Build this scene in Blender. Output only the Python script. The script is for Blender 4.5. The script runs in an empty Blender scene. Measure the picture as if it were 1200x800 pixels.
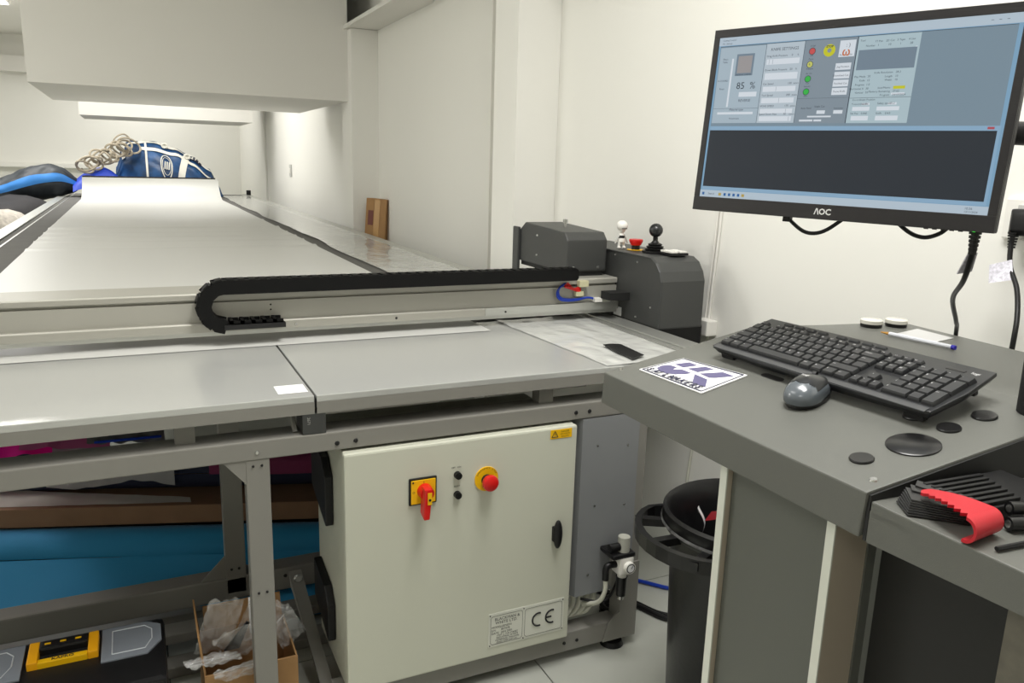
import bpy, bmesh, math, random
from mathutils import Vector, Matrix, noise
random.seed(7)
PI = math.pi
scene = bpy.context.scene
COL = scene.collection

# ------------------------------------------------------------------ camera, world, lights, exposure
cam_data = bpy.data.cameras.new('camera')
cam_data.sensor_width = 36.0
cam_data.lens = 922.14 * 36.0 / 1200.0
cam_data.clip_start = 0.02
cam = bpy.data.objects.new('camera', cam_data)
COL.objects.link(cam)
cam.rotation_euler = Matrix(((0.903364, 0.068067, -0.423440), (-0.427929, 0.208607, -0.879409), (0.028474, 0.975628, 0.217576))).to_euler()
cam.location = (0.0, 0.0, 1.33)
scene.camera = cam

scene.view_settings.view_transform = 'Standard'
scene.view_settings.look = 'None'
scene.view_settings.exposure = 0.12
scene.view_settings.gamma = 1.0
scene.view_settings.use_curve_mapping = False
scene.cycles.max_bounces = 8
scene.cycles.diffuse_bounces = 5
scene.cycles.glossy_bounces = 4
scene.cycles.transparent_max_bounces = 12
scene.cycles.sample_clamp_indirect = 4.0
scene.cycles.caustics_reflective = False
scene.cycles.caustics_refractive = False

world = bpy.data.worlds.new('world')
scene.world = world
world.use_nodes = True
world.node_tree.nodes['Background'].inputs[0].default_value = (0.9, 0.95, 1.0, 1)
world.node_tree.nodes['Background'].inputs[1].default_value = 0.3

CEIL = 3.05
LAMPS = [  # x, y, size_x, size_y, watts
    (-1.45, 10.75, 0.6, 1.3, 72),
    (0.45, 9.6, 0.6, 1.3, 36),
    (0.3, 13.3, 0.6, 1.3, 30),  # unseen fill lamp, added to brighten the far wall
    (-3.4, 4.2, 0.6, 1.3, 104),
    (-0.9, 1.9, 0.6, 1.3, 14),  # unseen fill lamp, added to brighten trays and bulkhead front
    (-1.5, -0.6, 0.6, 1.3, 18),
    (0.80, 0.9, 0.6, 1.3, 56),
]
for lx, ly, sx, sy, pw in LAMPS:
    ld = bpy.data.lights.new('ceiling_or_fill_lamp', 'AREA')
    ld.shape = 'RECTANGLE'; ld.size = sx; ld.size_y = sy
    ld.energy = pw; ld.color = (1.0, 0.985, 0.955)
    lo = bpy.data.objects.new('ceiling_or_fill_lamp', ld)
    lo.location = (lx, ly, CEIL - 0.07)
    COL.objects.link(lo)

# ------------------------------------------------------------------ materials
def lin(c):
    return tuple(((v / 255.0) / 12.92 if v / 255.0 <= 0.04045 else ((v / 255.0 + 0.055) / 1.055) ** 2.4) for v in c)
MATS = {}
def pbr(name, rgb, rough=0.5, metal=0.0, bump=0.0, bscale=60.0, vary=0.0, vscale=4.0, spec=0.5, stretch=None, coat=0.0, trans=0.0, alpha=1.0, sheen=0.0, speckle=0.0):
    m = bpy.data.materials.new(name); m.use_nodes = True
    nt = m.node_tree; b = nt.nodes['Principled BSDF']
    c = lin(rgb)
    b.inputs['Base Color'].default_value = (*c, 1)
    b.inputs['Roughness'].default_value = rough
    b.inputs['Metallic'].default_value = metal
    b.inputs['Specular IOR Level'].default_value = spec
    b.inputs['Coat Weight'].default_value = coat
    b.inputs['Coat Roughness'].default_value = 0.1
    b.inputs['Transmission Weight'].default_value = trans
    b.inputs['Alpha'].default_value = alpha
    b.inputs['Sheen Weight'].default_value = sheen
    tc = mp = None
    if bump or vary or speckle:
        tc = nt.nodes.new('ShaderNodeTexCoord'); mp = nt.nodes.new('ShaderNodeMapping')
        nt.links.new(tc.outputs['Object'], mp.inputs[0])
        if stretch: mp.inputs['Scale'].default_value = stretch
    if vary:
        n = nt.nodes.new('ShaderNodeTexNoise'); n.inputs['Scale'].default_value = vscale; n.inputs['Detail'].default_value = 5
        nt.links.new(mp.outputs[0], n.inputs['Vector'])
        r = nt.nodes.new('ShaderNodeValToRGB')
        r.color_ramp.elements[0].position = 0.3; r.color_ramp.elements[1].position = 0.7
        r.color_ramp.elements[0].color = (*[max(0, v * (1 - vary)) for v in c], 1)
        r.color_ramp.elements[1].color = (*[min(1, v * (1 + vary)) for v in c], 1)
        nt.links.new(n.outputs['Fac'], r.inputs[0]); nt.links.new(r.outputs[0], b.inputs['Base Color'])
    if bump:
        n = nt.nodes.new('ShaderNodeTexNoise'); n.inputs['Scale'].default_value = bscale; n.inputs['Detail'].default_value = 3
        nt.links.new(mp.outputs[0], n.inputs['Vector'])
        bp = nt.nodes.new('ShaderNodeBump'); bp.inputs['Strength'].default_value = bump; bp.inputs['Distance'].default_value = 0.002
        nt.links.new(n.outputs['Fac'], bp.inputs['Height']); nt.links.new(bp.outputs[0], b.inputs['Normal'])
    MATS[name] = m
    return m
def emit(name, rgb, s=1.0):
    m = bpy.data.materials.new(name); m.use_nodes = True
    nt = m.node_tree; b = nt.nodes['Principled BSDF']
    b.inputs['Base Color'].default_value = (0.01, 0.01, 0.012, 1)
    b.inputs['Roughness'].default_value = 0.35; b.inputs['Specular IOR Level'].default_value = 0.2
    b.inputs['Emission Color'].default_value = (*lin(rgb), 1)
    b.inputs['Emission Strength'].default_value = s
    MATS[name] = m
    return m

wall_m = pbr('wall_paint', (236, 235, 229), 0.75, bump=0.12, bscale=40, vary=0.012, vscale=0.7)
ceil_m = pbr('ceiling_paint', (236, 234, 228), 0.85)
bulk_m = pbr('bulkhead_paint', (226, 224, 218), 0.75, bump=0.08, bscale=30)
floor_m = pbr('floor_vinyl', (176, 178, 170), 0.35, vary=0.06, vscale=3.0, bump=0.05, bscale=25)
joint_m = pbr('floor_joint', (95, 96, 92), 0.6)
deck_m = pbr('metal_deck', (190, 198, 198), 0.5, 0.0, vary=0.5, vscale=45)
frame_m = pbr('frame_grey_paint', (131, 129, 123), 0.38, bump=0.15, bscale=900)
tray_m = pbr('tray_grey_paint', (196, 197, 194), 0.16, 0.35, bump=0.05, bscale=1100, spec=0.7)
bed_m = pbr('bed_dark_grey', (102, 101, 98), 0.7, vary=0.05, vscale=8, spec=0.2)
alu_m = pbr('brushed_aluminium', (196, 197, 192), 0.35, 0.75, bump=0.1, bscale=120, stretch=(0.05, 1, 1))
beam_m = pbr('beam_anodised', (172, 170, 161), 0.42, 0.35, vary=0.03, vscale=3)
dark_m = pbr('dark_gap', (18, 18, 18), 0.7)
black_m = pbr('black_plastic', (18, 18, 19), 0.45, bump=0.1, bscale=700, spec=0.35)
gloss_black_m = pbr('gloss_black', (20, 20, 21), 0.28)
house_m = pbr('charcoal_paint', (60, 61, 60), 0.45, bump=0.25, bscale=900)
cab_m = pbr('cabinet_light_grey', (200, 201, 186), 0.4, bump=0.12, bscale=700)
desk_m = pbr('desk_dark_grey', (97, 98, 93), 0.42, bump=0.25, bscale=1200)
deskside_m = pbr('desk_panel_grey', (92, 94, 88), 0.5, bump=0.1, bscale=900)
steel_m = pbr('steel', (200, 200, 198), 0.25, 0.95)
yellow_m = pbr('yellow_plastic', (236, 184, 10), 0.4)
red_m = pbr('red_plastic', (205, 22, 18), 0.35)
redrim_m = pbr('red_clip', (184, 16, 34), 0.42)
blue_m = pbr('blue_plastic', (22, 58, 170), 0.35)
white_m = pbr('white_plastic', (232, 230, 224), 0.4)
paper_m = pbr('white_paper', (246, 246, 246), 0.6)
ink_m = pbr('black_ink', (28, 28, 30), 0.6)
logo_m = pbr('purple_grey_ink', (92, 88, 124), 0.5)
line_m = pbr('dark_blue_ink', (40, 40, 66), 0.5)
vinyl_m = pbr('white_vinyl', (209, 209, 205), 0.4, bump=0.03, bscale=8)
card_m = pbr('cardboard', (160, 122, 78), 0.75, vary=0.08, vscale=12, bump=0.1, bscale=200)
brown_m = pbr('brown_card', (136, 104, 78), 0.8, vary=0.1, vscale=10)
tape_m = pbr('clear_tape', (190, 150, 100), 0.12, coat=0.6)
teal_m = pbr('blue_fabric', (26, 138, 190), 0.7, bump=0.2, bscale=300, sheen=0.2)
navy_m = pbr('navy_fabric', (28, 34, 58), 0.8, bump=0.2, bscale=300)
greycloth_m = pbr('grey_fabric', (150, 150, 152), 0.8, bump=0.3, bscale=120)
pink_m = pbr('pink_fabric', (216, 110, 165), 0.7)
magenta_m = pbr('magenta_fabric', (235, 10, 150), 0.6, bump=0.5, bscale=70)
maroon_m = pbr('maroon_fabric', (120, 40, 80), 0.8)
sail_m = pbr('sail_blue_fabric', (20, 66, 112), 0.42, bump=1.0, bscale=14, vary=0.55, vscale=7)
royal_m = pbr('royal_blue_cloth', (20, 60, 180), 0.55, bump=0.5, bscale=25)
char_m = pbr('charcoal_fabric', (36, 42, 48), 0.6, bump=0.8, bscale=25, vary=0.2, vscale=14)
sky_m = pbr('sky_blue_fabric', (50, 128, 205), 0.6)
strap_m = pbr('white_webbing', (228, 226, 216), 0.7)
chain_m = pbr('chain_black', (9, 9, 9), 0.6, spec=0.2)
rope_m = pbr('grey_rope', (170, 160, 142), 0.85, bump=0.8, bscale=400)
net_m = pbr('pale_netting', (205, 198, 188), 0.85, bump=1.0, bscale=120, vary=0.2, vscale=25)
key_m = pbr('key_plastic', (44, 45, 47), 0.38, bump=0.05, bscale=900)
kb_m = pbr('keyboard_plastic', (34, 35, 37), 0.35, bump=0.1, bscale=900)
mouse_m = pbr('mouse_black', (30, 31, 33), 0.3)
mousegrey_m = pbr('mouse_grey', (92, 98, 104), 0.22, coat=0.4)
legend_m = pbr('legend_white', (215, 215, 215), 0.5)
beige_m = pbr('beige_anodised', (190, 178, 160), 0.38, 0.3, vary=0.03, vscale=3)
edge_m = pbr('pale_edge', (214, 216, 206), 0.35)
binm = pbr('bin_black', (24, 24, 25), 0.33, vary=0.3, vscale=20, bump=0.2, bscale=60)
binedge_m = pbr('bin_scuffed', (92, 92, 92), 0.5, vary=0.7, vscale=45)
hose_m = pbr('pale_hose', (205, 205, 192), 0.4)
bronze_m = pbr('pen_tip', (190, 140, 70), 0.3, 0.7)
tag_m = pbr('grey_tag', (206, 204, 214), 0.5, vary=0.25, vscale=180)
bag_m = None

def film_material(name, tint, a, rough, bstr, bscale):
    m = bpy.data.materials.new(name); m.use_nodes = True
    nt = m.node_tree; b = nt.nodes['Principled BSDF']; out = nt.nodes['Material Output']
    b.inputs['Base Color'].default_value = (*lin(tint), 1); b.inputs['Roughness'].default_value = rough
    b.inputs['Coat Weight'].default_value = 0.5
    tr = nt.nodes.new('ShaderNodeBsdfTransparent'); mx = nt.nodes.new('ShaderNodeMixShader')
    mx.inputs[0].default_value = a
    n = nt.nodes.new('ShaderNodeTexNoise'); n.inputs['Scale'].default_value = bscale; n.inputs['Detail'].default_value = 4
    tc = nt.nodes.new('ShaderNodeTexCoord'); nt.links.new(tc.outputs['Object'], n.inputs['Vector'])
    bp = nt.nodes.new('ShaderNodeBump'); bp.inputs['Strength'].default_value = bstr; bp.inputs['Distance'].default_value = 0.01
    nt.links.new(n.outputs['Fac'], bp.inputs['Height']); nt.links.new(bp.outputs[0], b.inputs['Normal'])
    nt.links.new(tr.outputs[0], mx.inputs[1]); nt.links.new(b.outputs[0], mx.inputs[2]); nt.links.new(mx.outputs[0], out.inputs[0])
    MATS[name] = m
    return m
film_m = film_material('clear_film', (228, 229, 225), 0.8, 0.12, 0.35, 14)
pouch_m = film_material('clear_bag', (240, 240, 240), 0.2, 0.03, 0.7, 45)
lid_m = film_material('clear_lid', (200, 205, 212), 0.45, 0.15, 0.1, 10)
pen_m = film_material('clear_pen', (225, 228, 235), 0.6, 0.1, 0.0, 10)

# ------------------------------------------------------------------ mesh builder
I4 = Matrix.Identity(4)
class MB:
    def __init__(s): s.v = []; s.f = []; s.m = []; s.cur = 0
    def add(s, vs, fs):
        n = len(s.v); s.v += [Vector(p) for p in vs]
        for f in fs: s.f.append([i + n for i in f]); s.m.append(s.cur)
        return s
    def box(s, x0, x1, y0, y1, z0, z1):
        return s.hexa([(x0, y0, z0), (x1, y0, z0), (x1, y1, z0), (x0, y1, z0), (x0, y0, z1), (x1, y0, z1), (x1, y1, z1), (x0, y1, z1)])
    def hexa(s, p):
        return s.add(p, [(0, 3, 2, 1), (4, 5, 6, 7), (0, 1, 5, 4), (1, 2, 6, 5), (2, 3, 7, 6), (3, 0, 4, 7)])
    def prism(s, poly, a, b, axis='x'):   # poly: 2D points (counter-clockwise), extruded along axis from a to b
        def P(t, q):
            return {'x': (t, q[0], q[1]), 'y': (q[0], t, q[1]), 'z': (q[0], q[1], t)}[axis]
        n = len(poly)
        vs = [P(a, q) for q in poly] + [P(b, q) for q in poly]
        fs = [tuple(range(n))[::-1], tuple(range(n, 2 * n))] + [(i, (i + 1) % n, (i + 1) % n + n, i + n) for i in range(n)]
        return s.add(vs, fs)
    def cyl(s, p0, p1, r, n=16, r1=None, caps=True):
        return s.tube([p0, p1], [r, r if r1 is None else r1], n, caps)
    def tube(s, pts, r, n=8, caps=True):
        pts = [Vector(p) for p in pts]; k = len(pts)
        rs = list(r) if isinstance(r, (list, tuple)) else [r] * k
        up = None; vs = []
        for i, p in enumerate(pts):
            d = (pts[min(i + 1, k - 1)] - pts[max(i - 1, 0)])
            if d.length < 1e-9: d = Vector((0, 0, 1))
            d.normalize()
            if up is None:
                up = Vector((0, 0, 1)) if abs(d.z) < 0.9 else Vector((1, 0, 0))
            a = d.cross(up)
            if a.length < 1e-6: a = d.orthogonal()
            a.normalize(); b = a.cross(d); b.normalize(); up = b
            for j in range(n):
                t = 2 * PI * j / n
                vs.append(p + (a * math.cos(t) + b * math.sin(t)) * rs[i])
        fs = []
        for i in range(k - 1):
            for j in range(n):
                fs.append((i * n + j, i * n + (j + 1) % n, (i + 1) * n + (j + 1) % n, (i + 1) * n + j))
        if caps: fs += [tuple(range(n))[::-1], tuple(range((k - 1) * n, k * n))]
        return s.add(vs, fs)
    def lathe(s, prof, c=(0, 0, 0), n=24, a0=0, a1=2 * PI):   # prof: (r, z)
        full = abs(a1 - a0 - 2 * PI) < 1e-6; m = n if full else n + 1
        vs = []
        for r, z in prof:
            for j in range(m):
                t = a0 + (a1 - a0) * j / n
                vs.append((c[0] + r * math.cos(t), c[1] + r * math.sin(t), c[2] + z))
        fs = []
        for i in range(len(prof) - 1):
            for j in range(n):
                fs.append((i * m + j, i * m + (j + 1) % m, (i + 1) * m + (j + 1) % m, (i + 1) * m + j))
        return s.add(vs, fs)
    def ball(s, c, r, n=16, sq=(1, 1, 1)):
        vs = []; fs = []; k = n // 2
        for i in range(k + 1):
            a = PI * i / k
            for j in range(n):
                t = 2 * PI * j / n
                vs.append((c[0] + r * sq[0] * math.sin(a) * math.cos(t), c[1] + r * sq[1] * math.sin(a) * math.sin(t), c[2] - r * sq[2] * math.cos(a)))
        for i in range(k):
            for j in range(n): fs.append((i * n + j, i * n + (j + 1) % n, (i + 1) * n + (j + 1) % n, (i + 1) * n + j))
        return s.add(vs, fs)
    def grid(s, fn, nu, nv):
        vs = [fn(i / nu, j / nv) for j in range(nv + 1) for i in range(nu + 1)]
        fs = [(j * (nu + 1) + i, j * (nu + 1) + i + 1, (j + 1) * (nu + 1) + i + 1, (j + 1) * (nu + 1) + i) for j in range(nv) for i in range(nu)]
        return s.add(vs, fs)
    def text(s, txt, size, o, u, v, align='LEFT', shear=0.0, bold=0.0):
        cu = bpy.data.curves.new('t', 'FONT'); cu.body = txt; cu.size = size; cu.align_x = align
        cu.resolution_u = 2; cu.shear = shear; cu.offset = bold
        ob = bpy.data.objects.new('t', cu); COL.objects.link(ob)
        dg = bpy.context.evaluated_depsgraph_get()
        me = bpy.data.meshes.new_from_object(ob.evaluated_get(dg))
        o, u, v = Vector(o), Vector(u).normalized(), Vector(v).normalized()
        s.add([o + u * p.co.x + v * p.co.y for p in me.vertices], [tuple(f.vertices) for f in me.polygons])
        bpy.data.objects.remove(ob); bpy.data.curves.remove(cu); bpy.data.meshes.remove(me)
        return s
    def xf(s, mat):
        s.v = [mat @ p for p in s.v]; return s
    def mesh(s, name, mats, smooth=False, bevel=0.0, fix=True):
        me = bpy.data.meshes.new(name)
        me.from_pydata([tuple(p) for p in s.v], [], s.f)
        for m in (mats if isinstance(mats, (list, tuple)) else [mats]): me.materials.append(m)
        me.polygons.foreach_set('material_index', s.m)
        if fix or bevel:
            bm = bmesh.new(); bm.from_mesh(me)
            bmesh.ops.remove_doubles(bm, verts=bm.verts, dist=1e-6)
            if fix: bmesh.ops.recalc_face_normals(bm, faces=bm.faces)
            if bevel:
                es = [e for e in bm.edges if len(e.link_faces) == 2 and e.calc_face_angle(0) > 0.7]
                bmesh.ops.bevel(bm, geom=es, offset=bevel, segments=2, affect='EDGES', profile=0.6)
            bm.to_mesh(me); bm.free()
        if smooth:
            me.polygons.foreach_set('use_smooth', [True] * len(me.polygons))
            me.set_sharp_from_angle(angle=0.7)
        return me
    # world coordinates in, parented to root (an Empty or mesh) out
    def build(s, name, mats, parent=None, smooth=False, bevel=0.0, local=False, fix=True, label=None, kind=None, origin=None):
        W = world_of(parent) if parent else I4
        if not local and parent: s.xf(W.inverted())
        elif local and parent and parent.parent: s.v = [p - parent.location for p in s.v]
        o_loc = Vector((0, 0, 0))
        if s.v:
            mn = Vector([min(p[i] for p in s.v) for i in range(3)]); mx = Vector([max(p[i] for p in s.v) for i in range(3)])
            o_loc = (mn + mx) / 2 if parent else Vector(((mn.x + mx.x) / 2, (mn.y + mx.y) / 2, mn.z))
        s.v = [p - o_loc for p in s.v]
        ob = bpy.data.objects.new(name, s.mesh(name, mats, smooth, bevel, fix))
        COL.objects.link(ob); ob.location = o_loc
        if parent: ob.parent = parent
        if label: ob['label'] = label
        if kind: ob['kind'] = kind
        return ob
def world_of(o):
    M = Matrix.LocRotScale(o.location, o.rotation_euler, o.scale)
    while o.parent:
        o = o.parent; M = Matrix.LocRotScale(o.location, o.rotation_euler, o.scale) @ M
    return M
def tag(o, label, cat, group=None, kind=None):
    o['label'] = label; o['category'] = cat
    if group: o['group'] = group
    if kind: o['kind'] = kind
    return o
def thing(name, label, cat, loc, rot=(0, 0, 0), group=None):
    o = bpy.data.objects.new(name, None); COL.objects.link(o)
    o.empty_display_size = 0.05
    o.location = loc; o.rotation_euler = rot
    return tag(o, label, cat, group)
def struct(o):
    o['kind'] = 'structure'; return o
def B(*a): return MB().box(*a)
def bend(pts, n=6):     # Catmull-Rom through points
    P = [Vector(p) for p in pts]; P = [P[0] * 2 - P[1]] + P + [P[-1] * 2 - P[-2]]
    out = []
    for i in range(1, len(P) - 2):
        for k in range(n):
            t = k / n; a, b, c, d = P[i - 1:i + 3]
            out.append(0.5 * ((2 * b) + (c - a) * t + (2 * a - 5 * b + 4 * c - d) * t * t + (3 * b - a - 3 * c + d) * t ** 3))
    out.append(P[-2]); return out
def nz(x, y, z, s=1.0): return noise.noise(Vector((x * s, y * s, z * s)))
def screw(parent, p, d, r=0.005, m=None, name='screw'):
    p = Vector(p); d = Vector(d).normalized()
    return MB().cyl(p - d * 0.001, p + d * 0.0025, r, 10, r * 0.75).build(name, m or steel_m, parent)
def rect_to(mb, o, u, v, u0, v0, u1, v1):   # flat rectangle in a plane
    o, u, v = Vector(o), Vector(u), Vector(v)
    return mb.add([o + u * a + v * b for a, b in ((u0, v0), (u1, v0), (u1, v1), (u0, v1))], [(0, 1, 2, 3)])

# ------------------------------------------------------------------ the setting
XW, XC = 1.75, 1.543
LW, BW, FW = -4.2, -2.6, 14.6
floor = struct(B(LW, XW + 0.1, BW, FW, -0.06, -0.004).build('floor', joint_m))
tile_me = None                       # vinyl floor tiles, joints recessed between them
TS = 0.915
for i in range(5):
    for j in range(3):
        x0 = -2.74 + i * TS; y0 = 0.115 + j * TS
        x1 = min(x0 + TS - 0.004, XW)
        if x1 - x0 < 0.05: continue
        B(x0, x1, y0, y0 + TS - 0.004, -0.004, 0.0).build('floor_tile', floor_m, floor)
far = MB().box(LW, XW, 2.864, FW, -0.004, 0.0).box(LW, XW, BW, 0.111, -0.004, 0.0).box(LW, -2.744, 0.111, 2.864, -0.004, 0)
far.build('floor_tile', floor_m, floor, kind='stuff')

ceiling = struct(B(LW, XW + 0.1, BW, FW, CEIL, CEIL + 0.08).build('ceiling', ceil_m))
# ribbed metal deck over the gap beside the soffit
dk = MB()
for k in range(14):
    x = 1.02 + k * 0.036
    dk.box(x, x + 0.018, 4.4, 11.5, CEIL - 0.045, CEIL - 0.02)
dk.box(1.0, 1.55, 4.4, 11.5, CEIL - 0.02, CEIL)
dk.build('deck_sheet', deck_m, ceiling)
MB().tube([(1.15, 9.0, CEIL - 0.10), (1.5, 9.02, CEIL - 0.10)], 0.012, 8).build('deck_pipe', alu_m, ceiling)

wr = struct(B(XW, XW + 0.12, BW, FW, -0.06, CEIL).build('wall_right', wall_m))
struct(B(LW, XW + 0.12, FW, FW + 0.12, -0.06, CEIL).build('wall_far', wall_m))
struct(B(LW - 0.12, LW, BW, FW, -0.06, CEIL).build('wall_left', wall_m))
struct(B(LW - 0.12, XW + 0.12, BW - 0.12, BW, -0.06, CEIL).build('wall_back', wall_m))
struct(MB().box(XC, XW - 0.0005, 3.23, 3.472, 0.0, 2.29).build('wall_pier', wall_m))
struct(MB().box(XC, XW - 0.0005, 6.11, 6.42, 0.0, 2.29).build('wall_pier', wall_m))
struct(B(XW - 0.02, XW - 0.0005, 3.93, 4.83, 0.0, 2.29).build('wall_panel', wall_m))
struct(B(XW - 0.025, XW - 0.0005, 11.75, FW, 0.0, 2.29).build('wall_panel', wall_m))
struct(B(1.512, XW - 0.0005, 1.2, FW, 2.293, 2.32).build('soffit', bulk_m))
struct(B(-0.567, XC - 0.0005, 6.21, 8.16, 1.776, CEIL).build('bulkhead', bulk_m))
struct(B(-0.50, 1.46, 10.9, 12.2, 1.776, CEIL).build('bulkhead', bulk_m))
struct(B(LW, -0.6, 14.35, FW, 2.5, 2.72).build('trim_far', bulk_m))
struct(B(LW, -0.4, 14.45, FW, 1.10, 1.165).build('ledge', wall_m))

sw = thing('wall_switch', 'small white switch plate on the far right wall', 'switch', (XW, 9.9, 1.19))
B(XW - 0.012, XW, 9.84, 9.97, 1.13, 1.27).build('plate', pbr('switch_plate', (190, 190, 186), 0.4), sw, bevel=0.004)
B(XW - 0.018, XW - 0.012, 9.88, 9.93, 1.17, 1.23).build('rocker', white_m, sw, bevel=0.002)

for k, (lx, ly, sx, sy, pw) in enumerate(LAMPS):
    if ly != 10.75: continue
    f = thing('ceiling_light', 'bright ceiling light panel at top left corner beside the bulkhead', 'light', (lx, ly, CEIL))
    MB().box(lx - sx / 2 - 0.03, lx + sx / 2 + 0.03, ly - sy / 2 - 0.03, ly + sy / 2 + 0.03, CEIL - 0.05, CEIL - 0.001).build('housing', white_m, f)
    MB().box(lx - sx / 2, lx + sx / 2, ly - sy / 2, ly + sy / 2, CEIL - 0.058, CEIL - 0.05).build('diffuser', emit('lamp_diffuser', (255, 250, 240), 3.0), f)

# ------------------------------------------------------------------ cutting table
YF = 1.665
T = thing('cutting_table', 'long grey flatbed cutting table on a painted steel frame', 'cutting table', (0.3, 6.0, 0.0))
# two front trays
def tray(x0, x1):
    t = B(x0, x1, YF, 2.315, 0.815, 0.83).build('tray', tray_m, T, bevel=0.002)
    B(x0, x1, YF, YF + 0.004, 0.789, 0.8152).build('tray_lip', frame_m, t)
    return t
tray(-1.2, 0.3285); tray(0.3335, 1.13)
B(1.13, 1.36, YF, 2.315, 0.812, 0.829).build('tray', tray_m, T)
MB().box(0.3285, 0.3335, YF + 0.006, 2.31, 0.80, 0.822).build('tray_gap', dark_m, T)
B(-0.70, 1.365, 2.32, 11.7, 0.79, 0.8275).build('bed', bed_m, T)
for x0, x1 in ((-0.79, -0.705), (1.37, 1.395)):
    B(x0, x1, 1.72 if x0 > 0 else 2.32, 11.75, 0.79, 0.834).build('side_rail', alu_m, T, bevel=0.002)
B(-0.665, -0.655, 2.4, 11.7, 0.8275, 0.829).build('scale_strip', alu_m, T)
B(1.398, 1.474, 1.73, 11.75, 0.78, 0.838).build('side_rail', alu_m, T, bevel=0.003)
MB().cyl((1.45, 11.5, 0.83), (1.45, 11.5, 0.90), 0.03, 14).build('end_stop', black_m, T)
# frame rails and legs
rail = B(-1.25, 1.217, YF, YF + 0.055, 0.699, 0.742).build('front_rail', frame_m, T, bevel=0.003)
B(-1.25, 1.217, YF + 0.056, 1.745, 0.715, 0.7405).build('rail_shelf', frame_m, T)
B(-0.75, 1.36, 2.02, 2.10, 0.715, 0.785).build('cross_member', frame_m, T)
B(-0.75, 1.36, 2.5, 2.55, 0.70, 0.788).build('cross_member', frame_m, T)
lw = B(-0.75, 1.365, 2.36, 11.6, 0.70, 0.788)
lw.build('under_tray', bed_m, T)
blk = B(0.302, 0.352, YF + 0.001, 1.74, 0.743, 0.789).build('spacer_block', house_m, T)
B(0.045, 0.085, 1.70, 1.735, 0.741, 0.815).build('spacer_block', frame_m, T)
B(0.9, 0.94, 1.70, 1.74, 0.741, 0.81).build('spacer_block', frame_m, T)
MB().tube([(0.29, 1.69, 0.744), (0.285, 1.72, 0.787)], 0.006, 6).build('spacer_brace', frame_m, T)
MB().text('2671', 0.009, (0.312, YF + 0.0005, 0.782), (0, 0, -1), (1, 0, 0)).build('block_mark', pbr('pale_scratch', (170, 170, 165), 0.6), blk)
# cables seen in the gap above the rail
gc = MB()
for k in range(7):
    x = 0.55 + k * 0.065 + random.uniform(-.02, .02)
    gc.tube(bend([(x, 1.80, 0.78), (x + 0.05, 1.82, 0.772 + 0.01 * random.random()), (x + 0.11, 1.84, 0.78), (x + 0.16, 1.83, 0.775)], 4), 0.0045, 6)
gc.build('cable_bunch', MATS['pale_hose'], T, kind='stuff')
B(0.62, 1.12, 1.9, 1.93, 0.742, 0.80).build('gap_panel', dark_m, T)
B(0.345, 0.62, 1.672, 1.70, 0.783, 0.789).build('under_strip', frame_m, T)
B(0.90, 1.02, 1.672, 1.70, 0.784, 0.789).build('under_strip', frame_m, T)
def leg(x0, x1, y0, y1, ztop, zb=0.05, side=-1):
    l = MB().box(x0, x1, y0, y1, zb, ztop).build('leg', frame_m, T, bevel=0.002)
    return l
lg = leg(0.180, 0.2295, YF + 0.002, YF + 0.045, 0.699)
MB().prism([(0.135, 0.699), (0.180, 0.699), (0.180, 0.645)], YF + 0.003, YF + 0.007, 'y').build('gusset', frame_m, lg)
lg2 = leg(0.168, 0.222, 2.17, 2.215, 0.715, 0.115)
MB().prism([(0.10, 0.166), (0.168, 0.166), (0.168, 0.235)], 2.171, 2.176, 'y').build('gusset', frame_m, lg2)
for x in (0.195, 0.213):
    for z in (0.685, 0.385): screw(lg, (x, YF + 0.002, z), (0, -1, 0), 0.0032, dark_m, 'bolt_hole')
for x in (0.183, 0.203):
    for z in (0.51, 0.19): screw(lg2, (x, 2.17, z), (0, -1, 0), 0.004, dark_m, 'bolt_hole')
for x, z in ((0.376, .715), (0.418, .716), (0.99, .718), (1.03, .718)): screw(rail, (x, YF, z), (0, -1, 0), 0.006, dark_m, 'bolt_hole')
screw(rail, (0.204, YF, 0.716), (0, -1, 0), 0.005, steel_m)
# base beams
B(-1.0, 1.36, 2.17, 2.235, 0.095, 0.165).build('base_beam', frame_m, T, bevel=0.006)
for z0, z1, y0 in ((0.05, 0.078, 2.08), (0.0, 0.03, 2.0), (0.0, 0.04, 2.24)):
    B(-0.85, 1.0, y0, y0 + 0.06, z0, z1).build('floor_channel', frame_m, T, bevel=0.003)
for x in (0.455, 0.52): screw(T, (x - 0.19, 2.17, 0.14), (0, -1, 0), 0.006, dark_m, 'bolt_hole')
bb = B(0.36, 1.16, YF, YF + 0.055, 0.03, 0.087).build('base_beam', frame_m, T, bevel=0.003)
for x in (0.987, 1.027): screw(bb, (x, YF, 0.057), (0, -1, 0), 0.0055, dark_m, 'bolt_hole')
# diagonal brace left of the cabinet
MB().hexa([(0.345, 1.69, 0.03), (0.375, 1.69, 0.03), (0.375, 1.74, 0.03), (0.345, 1.74, 0.03),
           (0.325, 2.05, 0.17), (0.36, 2.05, 0.17), (0.36, 2.08, 0.20), (0.325, 2.08, 0.20)]).build('brace', frame_m, T)
screw(T, (0.345, 2.04, 0.195), (0, -1, 0), 0.013, steel_m, 'bolt')
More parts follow.
